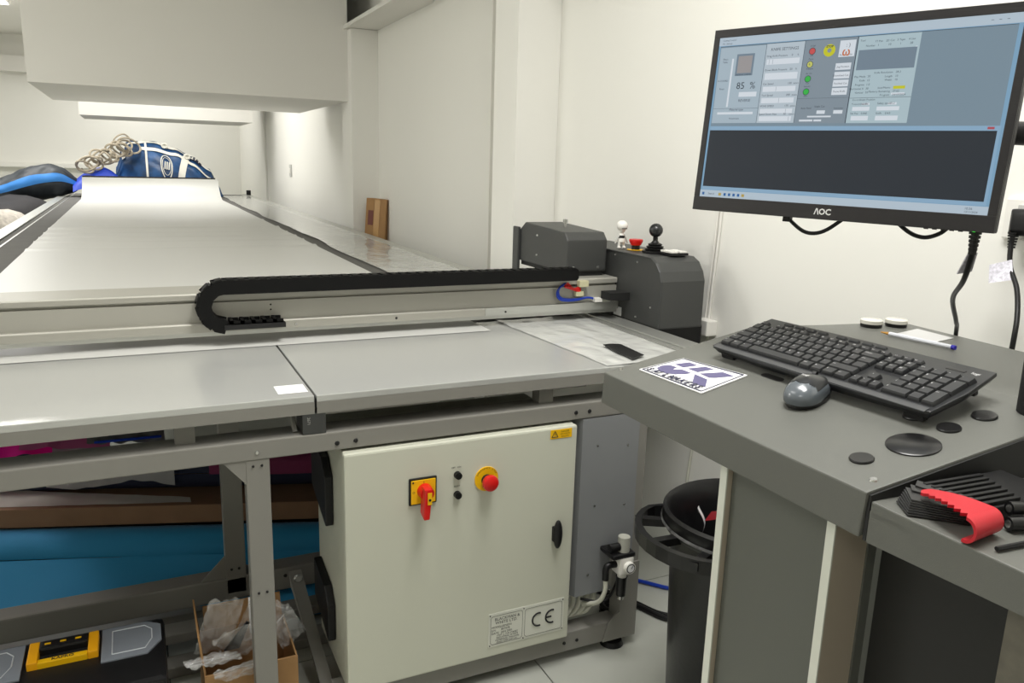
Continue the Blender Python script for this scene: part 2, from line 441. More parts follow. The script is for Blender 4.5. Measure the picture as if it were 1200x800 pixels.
# right post, gusset and feet
post = MB().box(1.16, 1.217, YF + 0.002, YF + 0.05, 0.03, 0.699).build('post', frame_m, T, bevel=0.002)
MB().prism([(1.125, 0.087), (1.16, 0.115), (1.16, 0.26), (1.217, 0.26), (1.217, 0.03), (1.11, 0.03)], YF - 0.004, YF + 0.001, 'y').build('post_gusset', frame_m, post)
for x, y in ((1.159, 1.69), (1.30, 2.1)):
    ft = MB().cyl((x, y, 0.0), (x, y, 0.014), 0.034, 20, 0.028).build('foot', black_m, T, smooth=True)
    MB().cyl((x, y, 0.014), (x, y, 0.034), 0.008, 10).build('foot_stud', steel_m, ft)
# grey cover box right of the cabinet
cv = MB().prism([(1.0, 1.70), (1.013, YF), (1.19, YF), (1.19, 1.75), (1.0, 1.75)], 0.19, 0.697, 'z').build('cover_box', pbr('cover_grey', (132, 134, 136), 0.36, bump=0.1, bscale=900), T)
for x, z in ((1.06, .62), (1.155, .61), (1.06, .45), (1.155, .44), (1.05, .25)): screw(cv, (x, YF, z), (0, -1, 0), 0.0035, steel_m)
# hoses running into the base
hs = []
for k in range(4):
    x = 1.03 + k * 0.022
    MB().tube(bend([(x, 1.70, 0.20), (x - 0.005, 1.695, 0.15), (x - 0.03, 1.70, 0.115), (x - 0.075, 1.74, 0.095), (x - 0.12, 1.80, 0.085)], 5), 0.0065, 8).build('air_hose', hose_m, T, smooth=True)
# sticker on the left tray and worn tape patch
tp = MB(); rect_to(tp, (0, 0, 0.8305), (1, 0, 0), (0, 1, 0), 0.258, 1.70, 0.322, 1.766)
tp.build('label_sticker', paper_m, T)

# ------------------------------------------------------------------ sheet of white vinyl on the table
def sheet_pt(u, v):
    x = -0.52 + 1.495 * u
    if v < 0.93:
        y = 2.175 + (10.05 - 2.175) * (v / 0.93); z = 0.8315
        if y > 2.5:
            z += 0.004 * max(0, nz(x * 0.15, y * 1.2, 3)) * min(1, (y - 2.5) * 2) + 0.006 * max(0, nz(x * .5 + y * .15, y * 3.2, 9)) * math.exp(-((y - 6.2) / 1.0) ** 2)
            for yc, am, wd in ((4.78, 0.006, .05), (5.15, .004, .03), (5.42, .005, .03), (5.75, .004, .035), (6.1, .006, .04), (6.9, .006, .08)):
                z += 2.4 * am * (0.5 + 0.5 * nz(x * 0.9, yc * 3, 1)) * math.exp(-((y - yc - 0.05 * nz(x * .8, yc, 5)) / wd) ** 2)
    else:
        a = (v - 0.93) / 0.07
        y = 10.05 + 0.35 * math.sin(a * PI / 2); z = 0.8315 + 0.235 * (1 - math.cos(a * PI / 2))
        x = x + (x - 0.225) * (-0.02 * a)
    return (x, y, z)
fs = MB().grid(lambda u, v: sheet_pt(u, v), 24, 640).build('vinyl_sheet', vinyl_m, smooth=True)
tag(fs, 'wide white vinyl sheet stretched along the cutting table and up over a bar', 'vinyl sheet')
rb = thing('roller_bar', 'dark bar at far end of the table holding up the white sheet', 'bar', (0.22, 10.42, 0.83))
MB().cyl((-0.50, 10.42, 1.073), (0.93, 10.42, 1.073), 0.010, 10).build('bar', black_m, rb)
for x in (-0.44, 0.89): B(x - 0.02, x + 0.02, 10.42, 10.45, 0.8275, 1.06).build('bracket', black_m, rb)

# ------------------------------------------------------------------ clear film on the right of the table
def edge_l(y): return 1.045 + 0.025 * nz(0.3, y * 1.3, 1) + 0.05 * max(0, nz(4, y * 0.7, 2)) + (0.0 if y > 2.5 else -0.02)
def film_pt(u, v):
    y = 2.34 + 8.9 * v
    l = edge_l(y); r = 1.40 + 0.03 * nz(2, y * 2.1, 5)
    x = l + (r - l) * u
    z = 0.834 + 0.004 * abs(nz(x * 5, y * 1.2, 0)) + 0.004 * abs(nz(x * 14, y * 4, 3))
    return (x, y, z + (0.002 if x > 1.36 else 0))
fl = MB().grid(film_pt, 16, 220).build('plastic_film', film_m, smooth=True)
tag(fl, 'torn clear plastic film lying along right side of the table behind the gantry', 'plastic film')
def film2_pt(u, v):
    y = 1.675 + 0.64 * v
    l = 1.085 - 0.035 * v + 0.008 * nz(1, y * 5, 0); r = 1.365
    x = l + (r - l) * u
    return (x, y, 0.8315 + 0.004 * abs(nz(x * 9, y * 3, 7)) + 0.0025 * abs(nz(x * 22, y * 9, 7)))
f2 = MB().grid(film2_pt, 40, 60).build('plastic_film', film_m, smooth=True)
tag(f2, 'wrinkled clear plastic film in front of the gantry near the grey desk', 'plastic film')
bt = MB().prism([(1.185, 1.862), (1.170, 1.688), (1.226, 1.718), (1.238, 1.853), (1.215, 1.866)], 0.8385, 0.8405, 'z').build('black_strip', gloss_black_m)
tag(bt, 'short black plastic strip lying on the clear film beside the desk corner', 'strip')

# ------------------------------------------------------------------ gantry
G = thing('gantry', 'grey cutting gantry beam across the table with charcoal end housing', 'gantry', (0.3, 2.3, 0.83))
prof = [(2.235, .866), (2.235, .887), (2.238, .8905), (2.252, .8905), (2.252, .944), (2.262, .9455), (2.262, .9515), (2.249, .953), (2.249, .9665), (2.252, .970), (2.40, .970), (2.40, .866)]
beam = MB().prism(prof[::-1], -1.1, 1.474, 'x').build('beam', beam_m, G)
for x in (0.33,):
    for z in (0.932, 0.918): screw(beam, (x, 2.252, z), (0, -1, 0), 0.0028, dark_m, 'bolt_hole')
for x in (0.395, 0.69, 1.05): screw(beam, (x, 2.235, 0.876), (0, -1, 0), 0.004, dark_m if x > .6 else steel_m, 'bolt_hole')
B(-1.1, 1.474, 2.246, 2.262, 0.853, 0.866).build('knife_bar', alu_m, G)
B(0.98, 1.474, 2.234, 2.26, 0.866, 0.8905).build('beam_end_plate', alu_m, G)
# carriage
def chamfer(mb, x0, x1, y0, y1, z0, z1, c):
    v = [(x0, y0, z0), (x1, y0, z0), (x1, y1, z0), (x0, y1, z0), (x0, y0, z1 - c), (x1, y0, z1 - c), (x1, y1, z1 - c), (x0, y1, z1 - c),
         (x0 + c, y0 + c, z1), (x1 - c, y0 + c, z1), (x1 - c, y1 - c, z1), (x0 + c, y1 - c, z1)]
    return mb.add(v, [(0, 3, 2, 1), (0, 1, 5, 4), (1, 2, 6, 5), (2, 3, 7, 6), (3, 0, 4, 7), (4, 5, 9, 8), (5, 6, 10, 9), (6, 7, 11, 10), (7, 4, 8, 11), (8, 9, 10, 11)])
car = MB()
car.prism([(2.305, .985), (2.30, .99), (2.30, 1.093), (2.325, 1.118), (2.62, 1.130), (2.665, 1.10), (2.665, .985)][::-1], 1.302, 1.459, 'x')
cb = car.build('carriage_cover', house_m, G, bevel=0.006)
B(1.31, 1.45, 2.31, 2.66, 0.9705, 0.986).build('carriage_base', dark_m, G)
B(1.290, 1.302, 2.655, 2.70, 0.93, 1.11).build('cover_flange', house_m, cb, bevel=0.004)
for x in (1.33, 1.425): screw(cb, (x, 2.30, 1.0), (0, -1, 0), 0.006, steel_m)
for z in (1.09, 1.02): screw(cb, (1.302, 2.52, z), (-1, 0, 0), 0.005, steel_m)
MB().cyl((1.375, 2.45, 1.124), (1.375, 2.45, 1.14), 0.005, 10).cyl((1.375, 2.45, 1.14), (1.375, 2.45, 1.152), 0.009, 10).build('top_bolt', steel_m, cb)
# end housing
hp = [(2.0, .836), (2.0, .988), (2.012, 1.018), (2.035, 1.046), (2.065, 1.060), (2.72, 1.062), (2.72, .836)]
hb = MB().prism(hp[::-1], 1.476, 1.646, 'x').build('end_housing', house_m, G, bevel=0.005)
hr = MB(); rim = [(1.4755, y, z) for y, z in ((2.003, .84), (2.003, .988), (2.014, 1.017), (2.037, 1.043), (2.066, 1.057), (2.70, 1.059))]
hr.tube(rim, 0.0022, 6).build('housing_seam', pbr('seam_dark', (60, 61, 61), .5), hb)
for y, z in ((2.275, 1.045), (2.14, 1.035), (2.13, .855), (2.05, .90)): screw(hb, (1.476, y, z), (-1, 0, 0), 0.0045, steel_m)
B(1.4745, 1.4757, 2.215, 2.262, 0.842, 0.872).build('sensor_label', paper_m, G)
B(1.40, 1.4755, 2.17, 2.23, 0.905, 0.93).build('beam_link', dark_m, G)
B(1.53, 1.70, 2.06, 2.5, 0.76, 0.835).build('drive_motor', black_m, G, bevel=0.01)
# joystick, stop button and keys on the housing
js = thing('joystick', 'black ball-top joystick with ribbed boot on the charcoal housing', 'joystick', (1.56, 2.165, 1.062))
bts = [(0.042, 0), (0.042, 0.006), (0.030, 0.007), (0.034, 0.012), (0.026, 0.015), (0.030, 0.020), (0.021, 0.023), (0.024, 0.028), (0.014, 0.032), (0.008, 0.04), (0.008, 0.055)]
MB().lathe([(0, 0)] + bts + [(0, 0.055)], (1.56, 2.165, 1.0625), 20).build('boot', black_m, js, smooth=False)
MB().ball((1.56, 2.165, 1.0625 + 0.073), 0.023, 20).build('ball', pbr('ball_black', (32, 33, 34), 0.3), js, smooth=True)
rbn = thing('stop_button', 'small red mushroom button beside the joystick on the charcoal housing', 'button', (1.545, 2.255, 1.062))
MB().cyl((1.545, 2.255, 1.0625), (1.545, 2.255, 1.078), 0.014, 18).build('collar', black_m, rbn)
MB().lathe([(0, 0), (0.017, 0), (0.024, 0.014), (0.023, 0.020), (0, 0.021)], (1.545, 2.255, 1.078), 22).build('cap', red_m, rbn, smooth=True)
MB().cyl((1.545, 2.255, 1.0622), (1.545, 2.255, 1.0632), 0.03, 24).build('yellow_ring', yellow_m, rbn)
kp = thing('key_strip', 'row of white square keys on a black strip beside the joystick', 'keypad', (1.58, 2.08, 1.062))
B(1.545, 1.615, 2.055, 2.122, 1.0625, 1.071).build('base', black_m, kp, bevel=0.002)
for i in range(2):
    for j in range(3):
        B(1.549 + i * 0.034, 1.575 + i * 0.034, 2.058 + j * 0.022, 2.074 + j * 0.022, 1.071, 1.077).build('key', white_m, kp, bevel=0.001)
# cable chain: separate links along the loop
chain = bpy.data.objects.new('cable_chain', None); COL.objects.link(chain); chain.parent = G; chain.location = (0, 0, 0)
def chain_pts():
    pts = []; pitch = 0.0285
    x = 0.2195 + 0.0285 * 37
    z = 0.9925
    while x > 0.214: pts.append((x, z, PI)); x -= pitch
    n = 6
    for k in range(n):
        a = PI / 2 + PI * (k + 0.42) / n
        pts.append((0.205 + 0.0525 * math.cos(a), 0.940 + 0.0525 * math.sin(a), a + PI / 2))
    return pts
CH = []
for x, z, a in chain_pts():
    CH.append((x, z, a))
def link_mesh():
    m = MB().box(-0.0152, 0.0152, -0.026, 0.026, -0.0165, 0.0165)
    for s in (-1, 1):
        m.prism([(-0.017, -0.019), (0.010, -0.019), (0.0165, -0.010), (0.0165, 0.010), (0.010, 0.019), (-0.017, 0.019)], s * 0.026 - 0.002, s * 0.026 + 0.002, 'y')
    return m.box(-0.007, 0.010, -0.022, 0.022, 0.0165, 0.0205).mesh('chain_link', chain_m)
lk = link_mesh()
Gi = world_of(G).inverted()
for x, z, a in CH:
    o = bpy.data.objects.new('chain_link', lk); COL.objects.link(o); o.parent = chain
    o.location = Gi @ Vector((x, 2.222, z)); o.rotation_euler = (0, -a + PI, 0)
# lower run: flattened links with open windows
for k in range(5):
    x = 0.215 + k * 0.0285
    m = MB().box(x, x + 0.026, 2.198, 2.203, 0.8905, 0.901).box(x, x + 0.026, 2.246, 2.251, 0.8905, 0.901).box(x, x + 0.026, 2.198, 2.251, 0.8905, 0.893).box(x, x + 0.009, 2.198, 2.251, 0.893, 0.902)
    m.build('chain_link', chain_m, chain)
B(0.2, 0.36, 2.19, 2.236, 0.878, 0.8905).build('chain_shelf', dark_m, G)
# connectors and wires at beam end
cw = MB()
for dx, dz in ((0, 0), (0.006, 0.004)):
    cw.tube(bend([(1.27, 2.245, .957), (1.245, 2.238, .945), (1.235 + dx, 2.236, .925), (1.25 + dx, 2.236, .905 + dz), (1.30, 2.238, .900 + dz), (1.36, 2.24, .907), (1.40, 2.236, .893)], 5), 0.0035, 6)
cw.build('blue_wire', blue_m, G, smooth=True)
MB().tube(bend([(1.40, 2.236, .893), (1.44, 2.22, .90), (1.47, 2.21, .912)], 5), 0.003, 6).build('grey_wire', hose_m, G)
rw = MB()
for k in range(5):
    rw.tube(bend([(1.28 + 0.004 * k, 2.244, .958 - 0.004 * k), (1.265 + .01 * k, 2.236, .948 - 0.003 * k), (1.30 + 0.005 * k, 2.236, .940 - 0.003 * k), (1.325, 2.24, .945 - .004 * k)], 4), 0.0035, 6)
rw.build('red_wire', red_m, G, smooth=True)
B(1.315, 1.35, 2.228, 2.2485, 0.945, 0.966).build('connector', pbr('connector_beige', (196, 192, 158), .5), G, bevel=0.002)
B(1.305, 1.335, 2.232, 2.2515, 0.914, 0.930).build('connector', MATS['connector_beige'], G, bevel=0.002)
B(1.375, 1.405, 2.225, 2.2515, 0.893, 0.905).build('connector', white_m, G)
# little white figurine on the housing
FG = thing('figurine', 'small white toy figure with round head on the charcoal housing', 'figurine', (1.508, 2.30, 1.062))
fx, fy, fz = 1.515, 2.30, 1.0625
MB().ball((fx, fy, fz + 0.078), 0.020, 20, (1, 1, 0.92)).ball((fx, fy - 0.002, fz + 0.064), 0.011, 14).build('head', white_m, FG, smooth=True)
bd = MB()
for s in (-1, 1):
    bd.tube([(fx + s * 0.009, fy, fz), (fx + s * 0.0095, fy, fz + 0.012), (fx + s * 0.007, fy, fz + 0.024)], [0.0058, 0.0045, 0.0065], 10)
    bd.ball((fx + s * 0.010, fy - 0.002, fz + 0.004), 0.007, 10, (1, 1.3, 0.6))
bd.lathe([(0, 0.018), (0.012, 0.022), (0.0135, 0.028), (0.009, 0.038), (0.010, 0.046), (0.005, 0.054), (0, 0.056)], (fx, fy, fz), 16)
bd.build('body', white_m, FG, smooth=True)
for s in (-1, 1):
    MB().tube([(fx + s * 0.008, fy, fz + 0.048), (fx + s * 0.017, fy, fz + 0.036), (fx + s * 0.025, fy, fz + 0.018)], [0.0032, 0.003, 0.0026], 8).build('arm', MATS['switch_plate'], FG, smooth=True)
MB().lathe([(0.0095, 0.034), (0.0102, 0.036), (0.0108, 0.044), (0.0095, 0.046)], (fx, fy, fz), 16).build('chest_band', black_m, FG, smooth=True)
MB().box(fx - 0.012, fx + 0.008, fy - 0.0205, fy - 0.017, fz + 0.068, fz + 0.0705).build('visor', house_m, FG)

# ------------------------------------------------------------------ control cabinet
K = thing('control_cabinet', 'pale grey steel electrical cabinet under the table with red switch', 'electrical cabinet', (0.685, 1.8, 0.088))
B(0.387, 0.983, 1.664, 1.95, 0.0885, 0.6925).build('body', cab_m, K, bevel=0.003)
door = B(0.3855, 0.9845, 1.645, 1.663, 0.089, 0.692).build('door', cab_m, K, bevel=0.005)
yk = 1.645
ms = B(0.5355, 0.6035, yk - 0.006, yk + 0.0, 0.547, 0.6135).build('switch_plate', black_m, door, bevel=0.002)
def kid(parent, mb, name, m, **k):   # sub-parts hang on door, never deeper
    return mb.build(name, m, parent, **k)
kid(door, B(0.5395, 0.5995, yk - 0.0085, yk - 0.006, 0.551, 0.6095), 'switch_face', yellow_m, bevel=0.001)
kid(door, MB().cyl((0.572, yk - 0.008, 0.582), (0.572, yk - 0.03, 0.582), 0.0185, 24, 0.0165), 'switch_knob', red_m, smooth=True)
kid(door, MB().hexa([(0.557, yk - 0.048, 0.525), (0.572, yk - 0.048, 0.525), (0.572, yk - 0.02, 0.535), (0.557, yk - 0.02, 0.535),
     (0.560, yk - 0.048, 0.600), (0.578, yk - 0.048, 0.600), (0.578, yk - 0.02, 0.600), (0.560, yk - 0.02, 0.600)]), 'switch_handle', red_m, bevel=0.003)
kid(door, MB().box(0.566, 0.576, yk - 0.0495, yk - 0.047, 0.563, 0.592), 'handle_insert', yellow_m)
kid(door, MB().cyl((0.571, yk - 0.0495, 0.575), (0.571, yk - 0.0505, 0.575), 0.003, 12), 'handle_hole', dark_m)
tx = MB(); tx.text('I', 0.010, (0.569, yk - 0.009, 0.600), (1, 0, 0), (0, 0, 1)); tx.text('O', 0.008, (0.542, yk - 0.009, 0.578), (1, 0, 0), (0, 0, 1)); tx.cyl((0.544, yk - 0.0085, 0.605), (0.544, yk - 0.0092, 0.605), 0.0022, 8)
tx.text('OFF', 0.006, (0.652, yk - 0.0006, 0.623), (1, 0, 0), (0, 0, 1), 'RIGHT'); tx.text('ON', 0.006, (0.657, yk - 0.0006, 0.623), (1, 0, 0), (0, 0, 1))
tx.text('RESET', 0.006, (0.657, yk - 0.0006, 0.575), (1, 0, 0), (0, 0, 1), 'CENTER')
kid(door, tx, 'panel_text', ink_m)
for z in (0.606, 0.556):
    kid(door, MB().cyl((0.657, yk, z), (0.657, yk - 0.012, z), 0.0092, 20, 0.0085), 'push_button', black_m, smooth=True)
    kid(door, MB().cyl((0.657, yk - 0.012, z), (0.657, yk - 0.0135, z), 0.006, 16), 'button_face', gloss_black_m)
kid(door, MB().cyl((0.733, yk, 0.585), (0.733, yk - 0.003, 0.585), 0.031, 32), 'stop_ring', yellow_m)
es = MB()
for k in range(14):
    a = PI * (0.15 + 0.7 * k / 13)
    c = Vector((0.733 + 0.0255 * math.cos(a), yk - 0.0032, 0.585 + 0.0255 * math.sin(a)))
    es.text('EMERGENCY STOP'[::-1][k], 0.006, c, (math.sin(a), 0, -math.cos(a)), (math.cos(a), 0, math.sin(a)), 'CENTER')
kid(door, es, 'stop_text', ink_m)
kid(door, MB().cyl((0.733, yk - 0.003, 0.583), (0.733, yk - 0.018, 0.583), 0.014, 20), 'stop_neck', dark_m)
cap = MB().lathe([(0, 0), (0.018, 0), (0.0205, 0.006), (0.0195, 0.014), (0.014, 0.018), (0, 0.0185)], (0, 0, 0), 28)
cap.xf(Matrix.Translation((0.733, yk - 0.018, 0.583)) @ Matrix.Rotation(PI / 2, 4, 'X'))
kid(door, cap, 'stop_cap', red_m, smooth=True)
lt = MB().ball((0.935, yk - 0.010, 0.404), 0.020, 18, (0.62, 0.55, 2.0))
kid(door, lt, 'latch', black_m, smooth=True)
kid(door, B(0.922, 0.932, yk - 0.012, yk, 0.385, 0.425), 'latch_plate', black_m, bevel=0.002)
# warning label
kid(door, B(0.9065, 0.968, yk - 0.0012, yk - 0.0002, 0.663, 0.687), 'warning_label', yellow_m, bevel=0.0004)
wl = MB()
cx_, cz_ = 0.919, 0.674
for a, b in (((-.0085, -.006), (.0085, -.006)), ((.0085, -.006), (0, .009)), ((0, .009), (-.0085, -.006))):
    wl.tube([(cx_ + a[0], yk - 0.0016, cz_ + a[1]), (cx_ + b[0], yk - 0.0016, cz_ + b[1])], 0.0009, 4)
wl.text('!', 0.012, (cx_, yk - 0.0018, cz_ - 0.0045), (1, 0, 0), (0, 0, 1), 'CENTER')
for k, s in enumerate(('DANGER', '415 VOLTS', 'ISOLATE')):
    wl.text(s, 0.0058, (0.948, yk - 0.0018, 0.679 - 0.0065 * k), (1, 0, 0), (0, 0, 1), 'CENTER')
kid(door, wl, 'warning_print', ink_m)
# maker's plate with CE mark
plx0, plx1, plz0, plz1 = 0.7485, 0.968, 0.117, 0.2125
kid(door, B(plx0, plx1, yk - 0.0014, yk - 0.0002, plz0, plz1), 'maker_plate', pbr('plate_silver', (214, 215, 204), 0.35), bevel=0.0004)
pt = MB(); py = yk - 0.002
def prect(x0, x1, z0, z1, c=0.005):
    P = [(x0 + c, z0), (x1 - c, z0), (x1, z0 + c), (x1, z1 - c), (x1 - c, z1), (x0 + c, z1), (x0, z1 - c), (x0, z0 + c)]
    for i in range(8):
        a, b = P[i], P[(i + 1) % 8]
        pt.tube([(a[0], py, a[1]), (b[0], py, b[1])], 0.0004, 4)
xm = 0.848
prect(plx0 + 0.006, xm - 0.003, plz0 + 0.007, plz1 - 0.008); prect(xm + 0.004, plx1 - 0.006, plz0 + 0.007, plz1 - 0.008)
for x in (plx0 + 0.004, xm, plx1 - 0.004):
    for z in (plz0 + 0.005, plz1 - 0.005): pt.cyl((x, py + 0.0005, z), (x, py - 0.001, z), 0.0016, 8)
X1, Z1 = (1, 0, 0), (0, 0, 1)
pt.text('BLACKMAN &', 0.0115, (0.801, py, 0.1905), X1, Z1, 'CENTER'); pt.text('WHITE LTD.', 0.0115, (0.799, py, 0.180), X1, Z1, 'CENTER')
for k, (a, b) in enumerate((('MODEL', 'GENESIS'), ('S/N', '807078'), ('DATE', 'JAN 2001'))):
    pt.text(a, 0.0082, (0.757, py, 0.1695 - 0.0085 * k), X1, Z1); pt.text(b, 0.0082, (0.784, py, 0.1695 - 0.0085 * k), X1, Z1)
for k, s in enumerate(('UNIT 2, THE STREET', 'INDUSTRIAL ESTATE', 'HEYBRIDGE, MALDON', 'ESSEX CM9 4XP U.K.')):
    pt.text(s, 0.0068, (0.802, py, 0.1455 - 0.0066 * k), X1, Z1, 'CENTER')
def arc(cx, cz, r, a0, a1, w):
    n = 18
    p = [(cx + r * math.cos(a0 + (a1 - a0) * i / n), cz + r * math.sin(a0 + (a1 - a0) * i / n)) for i in range(n + 1)]
    pt.tube([(q[0], py, q[1]) for q in p], w, 6)
arc(0.893, 0.166, 0.0185, math.radians(75), math.radians(285), 0.0024)
arc(0.932, 0.166, 0.0185, math.radians(75), math.radians(285), 0.0024)
pt.tube([(0.915, py, 0.166), (0.930, py, 0.166)], 0.0024, 6)
kid(door, pt, 'plate_print', ink_m)
# black guards on the cabinet side
for z0, z1 in ((0.47, 0.655), (0.16, 0.315)):
    MB().prism([(1.92, z1), (1.80, z1 - 0.02), (1.765, z1 - 0.06), (1.765, z0), (1.92, z0 + 0.05)], 0.366, 0.386, 'x').build('side_guard', black_m, K, bevel=0.003)

# ------------------------------------------------------------------ air regulator on the frame
A = thing('air_regulator', 'small white air pressure regulator with gauge on the frame post', 'regulator', (1.13, 1.62, 0.17))
ax, ay = 1.128, 1.615
B(ax - 0.022, ax + 0.022, ay - 0.022, ay + 0.022, 0.268, 0.320).build('body', white_m, A, bevel=0.006)
MB().cyl((ax, ay, 0.330), (ax, ay, 0.372), 0.017, 20, 0.016).build('knob', pbr('knob_grey', (170, 170, 160), .45), A, smooth=True)
MB().box(ax - 0.045, ax + 0.026, ay - 0.022, ay + 0.048, 0.318, 0.331).build('bracket', black_m, A, bevel=0.005)
MB().cyl((ax - 0.045, ay - 0.0, 0.345), (ax - 0.015, ay - 0.0, 0.345), 0.011, 14).build('side_port', black_m, A)
gg = MB().cyl((ax + 0.004, ay - 0.022, 0.293), (ax + 0.004, ay - 0.034, 0.293), 0.0155, 22).build('gauge', white_m, A)
MB().cyl((ax + 0.004, ay - 0.034, 0.293), (ax + 0.004, ay - 0.0345, 0.293), 0.013, 22).build('gauge_face', black_m, gg)
MB().cyl((ax + 0.004, ay - 0.0345, 0.293), (ax + 0.004, ay - 0.035, 0.293), 0.0105, 22).build('gauge_dial', paper_m, gg)
MB().tube([(ax + 0.004, ay - 0.0352, 0.293), (ax + 0.010, ay - 0.0352, 0.300)], 0.001, 4).build('needle', ink_m, gg)
MB().cyl((ax, ay, 0.255), (ax, ay, 0.268), 0.013, 16).build('collar', white_m, A)
MB().cyl((ax, ay, 0.20), (ax, ay, 0.255), 0.0135, 16, 0.016).build('bowl', gloss_black_m, A, smooth=True)
MB().cyl((ax, ay, 0.188), (ax, ay, 0.20), 0.009, 12).build('drain', steel_m, A)
MB().tube(bend([(ax - 0.02, ay, 0.295), (ax - 0.045, ay, 0.295), (ax - 0.052, ay, 0.285), (ax - 0.052, ay, 0.255)], 5), 0.009, 12).build('elbow', black_m, A, smooth=True)
MB().tube(bend([(ax - 0.052, ay, 0.258), (ax - 0.052, ay, 0.22), (ax - 0.058, ay + 0.02, 0.18), (ax - 0.075, ay + 0.07, 0.15)], 6), 0.0062, 10).build('air_tube', hose_m, A, smooth=True)
MB().tube(bend([(ax, ay + 0.02, 0.23), (ax - 0.01, ay + 0.035, 0.18), (ax - 0.04, ay + 0.04, 0.165), (ax - 0.09, ay + 0.06, 0.175)], 6), 0.004, 8).build('black_tube', black_m, A, smooth=True)
B(ax - 0.012, ax + 0.03, ay + 0.03, YF - 0.0045, 0.21, 0.33).build('mounting_plate', frame_m, A)

# ------------------------------------------------------------------ operator console (sloping desk)
SL = 0.19
def dz(x): return 0.962 + SL * (x - 0.768)
D = thing('console_desk', 'dark grey sloping console desk with keyboard and mouse on it', 'desk', (1.1, 0.9, 0.0))
XR = 1.12; ZR = dz(XR)
def deck_prism():
    top = [(0.768, 1.198, 0.962), (0.768, 0.607, 0.962), (XR, 0.574, ZR), (1.405, 0.548, ZR), (1.465, 1.13, ZR), (1.258, 1.162, ZR), (XR, 1.196, ZR)]
    bot = [(p[0], p[1], 0.902 if p[0] < 0.8 else p[2] - 0.045) for p in top]
    bot[0] = (0.768, 1.203, 0.902); bot[1] = (0.768, 0.611, 0.902)
    m = MB(); n = len(top)
    m.add(top + bot, [(0, 1, 2, 6), (2, 3, 4, 5, 6), (7, 13, 9, 8), (9, 13, 12, 11, 10)] + [(i, (i + 1) % n, (i + 1) % n + n, i + n) for i in range(n)])
    return m
dt = deck_prism().build('desk_top', desk_m, D, bevel=0.0025)
MB().hexa([(0.772, 0.6035, 0.90), (XR + 0.28, 0.545, 0.90), (XR + 0.28, 0.55, 0.90), (0.772, 0.608, 0.90),
           (0.772, 0.6035, 0.9585), (XR, 0.5715, ZR - 0.003), (XR, 0.577, ZR - 0.003), (0.772, 0.608, 0.9585)]).build('side_cheek', pbr('cheek_black', (26, 26, 26), 0.5), D)
screw(dt, (0.796, 0.61 + 0.012, dz(0.796)), (-SL, 0, 1), 0.006)
screw(dt, (0.797, 1.186, dz(0.797)), (-SL, 0, 1), 0.004)
RS = Matrix.Rotation(-math.atan(SL), 4, 'Y')
def disc(x, y, r, name='grommet_cover'):
    m = MB().lathe([(0, 0.0), (r, 0.0), (r, 0.0018), (r * 0.93, 0.003), (0, 0.0028)], (0, 0, 0), 36)
    m.xf(Matrix.Translation((x, y, dz(x) + 0.0002)) @ RS)
    m.build(name, gloss_black_m, dt, smooth=True)
disc(0.828, 0.669, 0.0155); disc(0.903, 0.654, 0.0335, 'large_cover'); disc(0.975, 0.711, 0.0155); disc(0.974, 0.657, 0.0155); disc(1.036, 0.651, 0.0165)
sl = MB(); P = []
for k in range(20):
    a = 2 * PI * k / 20
    P.append((0.949 + 0.008 * math.cos(a), 0.961 + 0.010 * math.sin(a) + (0.014 if math.sin(a) > 0 else -0.014)))
sl.add([(x, y, dz(x) + 0.0006) for x, y in P], [tuple(range(20))]).build('cable_slot', dark_m, dt)
# legs
def plate_leg(y0, y1, x1):
    l = B(0.79, x1, y0, y1, 0.04, 0.905).build('leg', beige_m, D)
    B(0.788, 0.7905, y0 - 0.0008, y1 + 0.0008, 0.04, 0.905).build('leg_edge', edge_m, l)
    return l
plate_leg(0.871, 0.884, 0.86); plate_leg(0.663, 0.675, 0.852)
B(0.852, 0.868, 0.66, 0.674, 0.04, 0.905).build('leg_trim', deskside_m, D)
B(0.80, 0.815, 0.676, 0.870, 0.04, 0.905).build('front_panel', deskside_m, D)
B(0.74, 1.30, 0.60, 0.95, 0.0, 0.04).build('base_plate', deskside_m, D, bevel=0.004)
B(1.2, 1.25, 0.62, 1.05, 0.04, 0.98).build('rear_leg', deskside_m, D)

# ------------------------------------------------------------------ lower side shelf to the right of the console
S = thing('side_shelf', 'flat dark grey side shelf joined to right of the sloping desk', 'shelf', (1.0, 0.3, 0.0))
st = B(0.772, 1.38, -0.05, 0.6025, 0.932, 0.952).build('shelf_top', desk_m, S, bevel=0.002)
MB().hexa([(0.772, -0.05, 0.928), (0.776, -0.05, 0.928), (0.776, 0.6025, 0.899), (0.772, 0.6025, 0.899), (0.772, -0.05, 0.940), (0.776, -0.05, 0.940), (0.776, 0.6025, 0.940), (0.772, 0.6025, 0.940)]).build('shelf_lip', desk_m, st)
B(0.869, 0.875, 0.30, 0.652, 0.041, 0.93).build('back_panel', pbr('panel_black', (24, 24, 23), 0.6), S)
B(0.79, 0.85, 0.30, 0.4385, 0.0, 0.93).build('leg', pbr('worn_brown_grey', (92, 88, 78), 0.5, vary=0.15, vscale=60), S)
B(1.30, 1.36, 0.0, 0.5, 0.0, 0.93).build('leg', deskside_m, S)

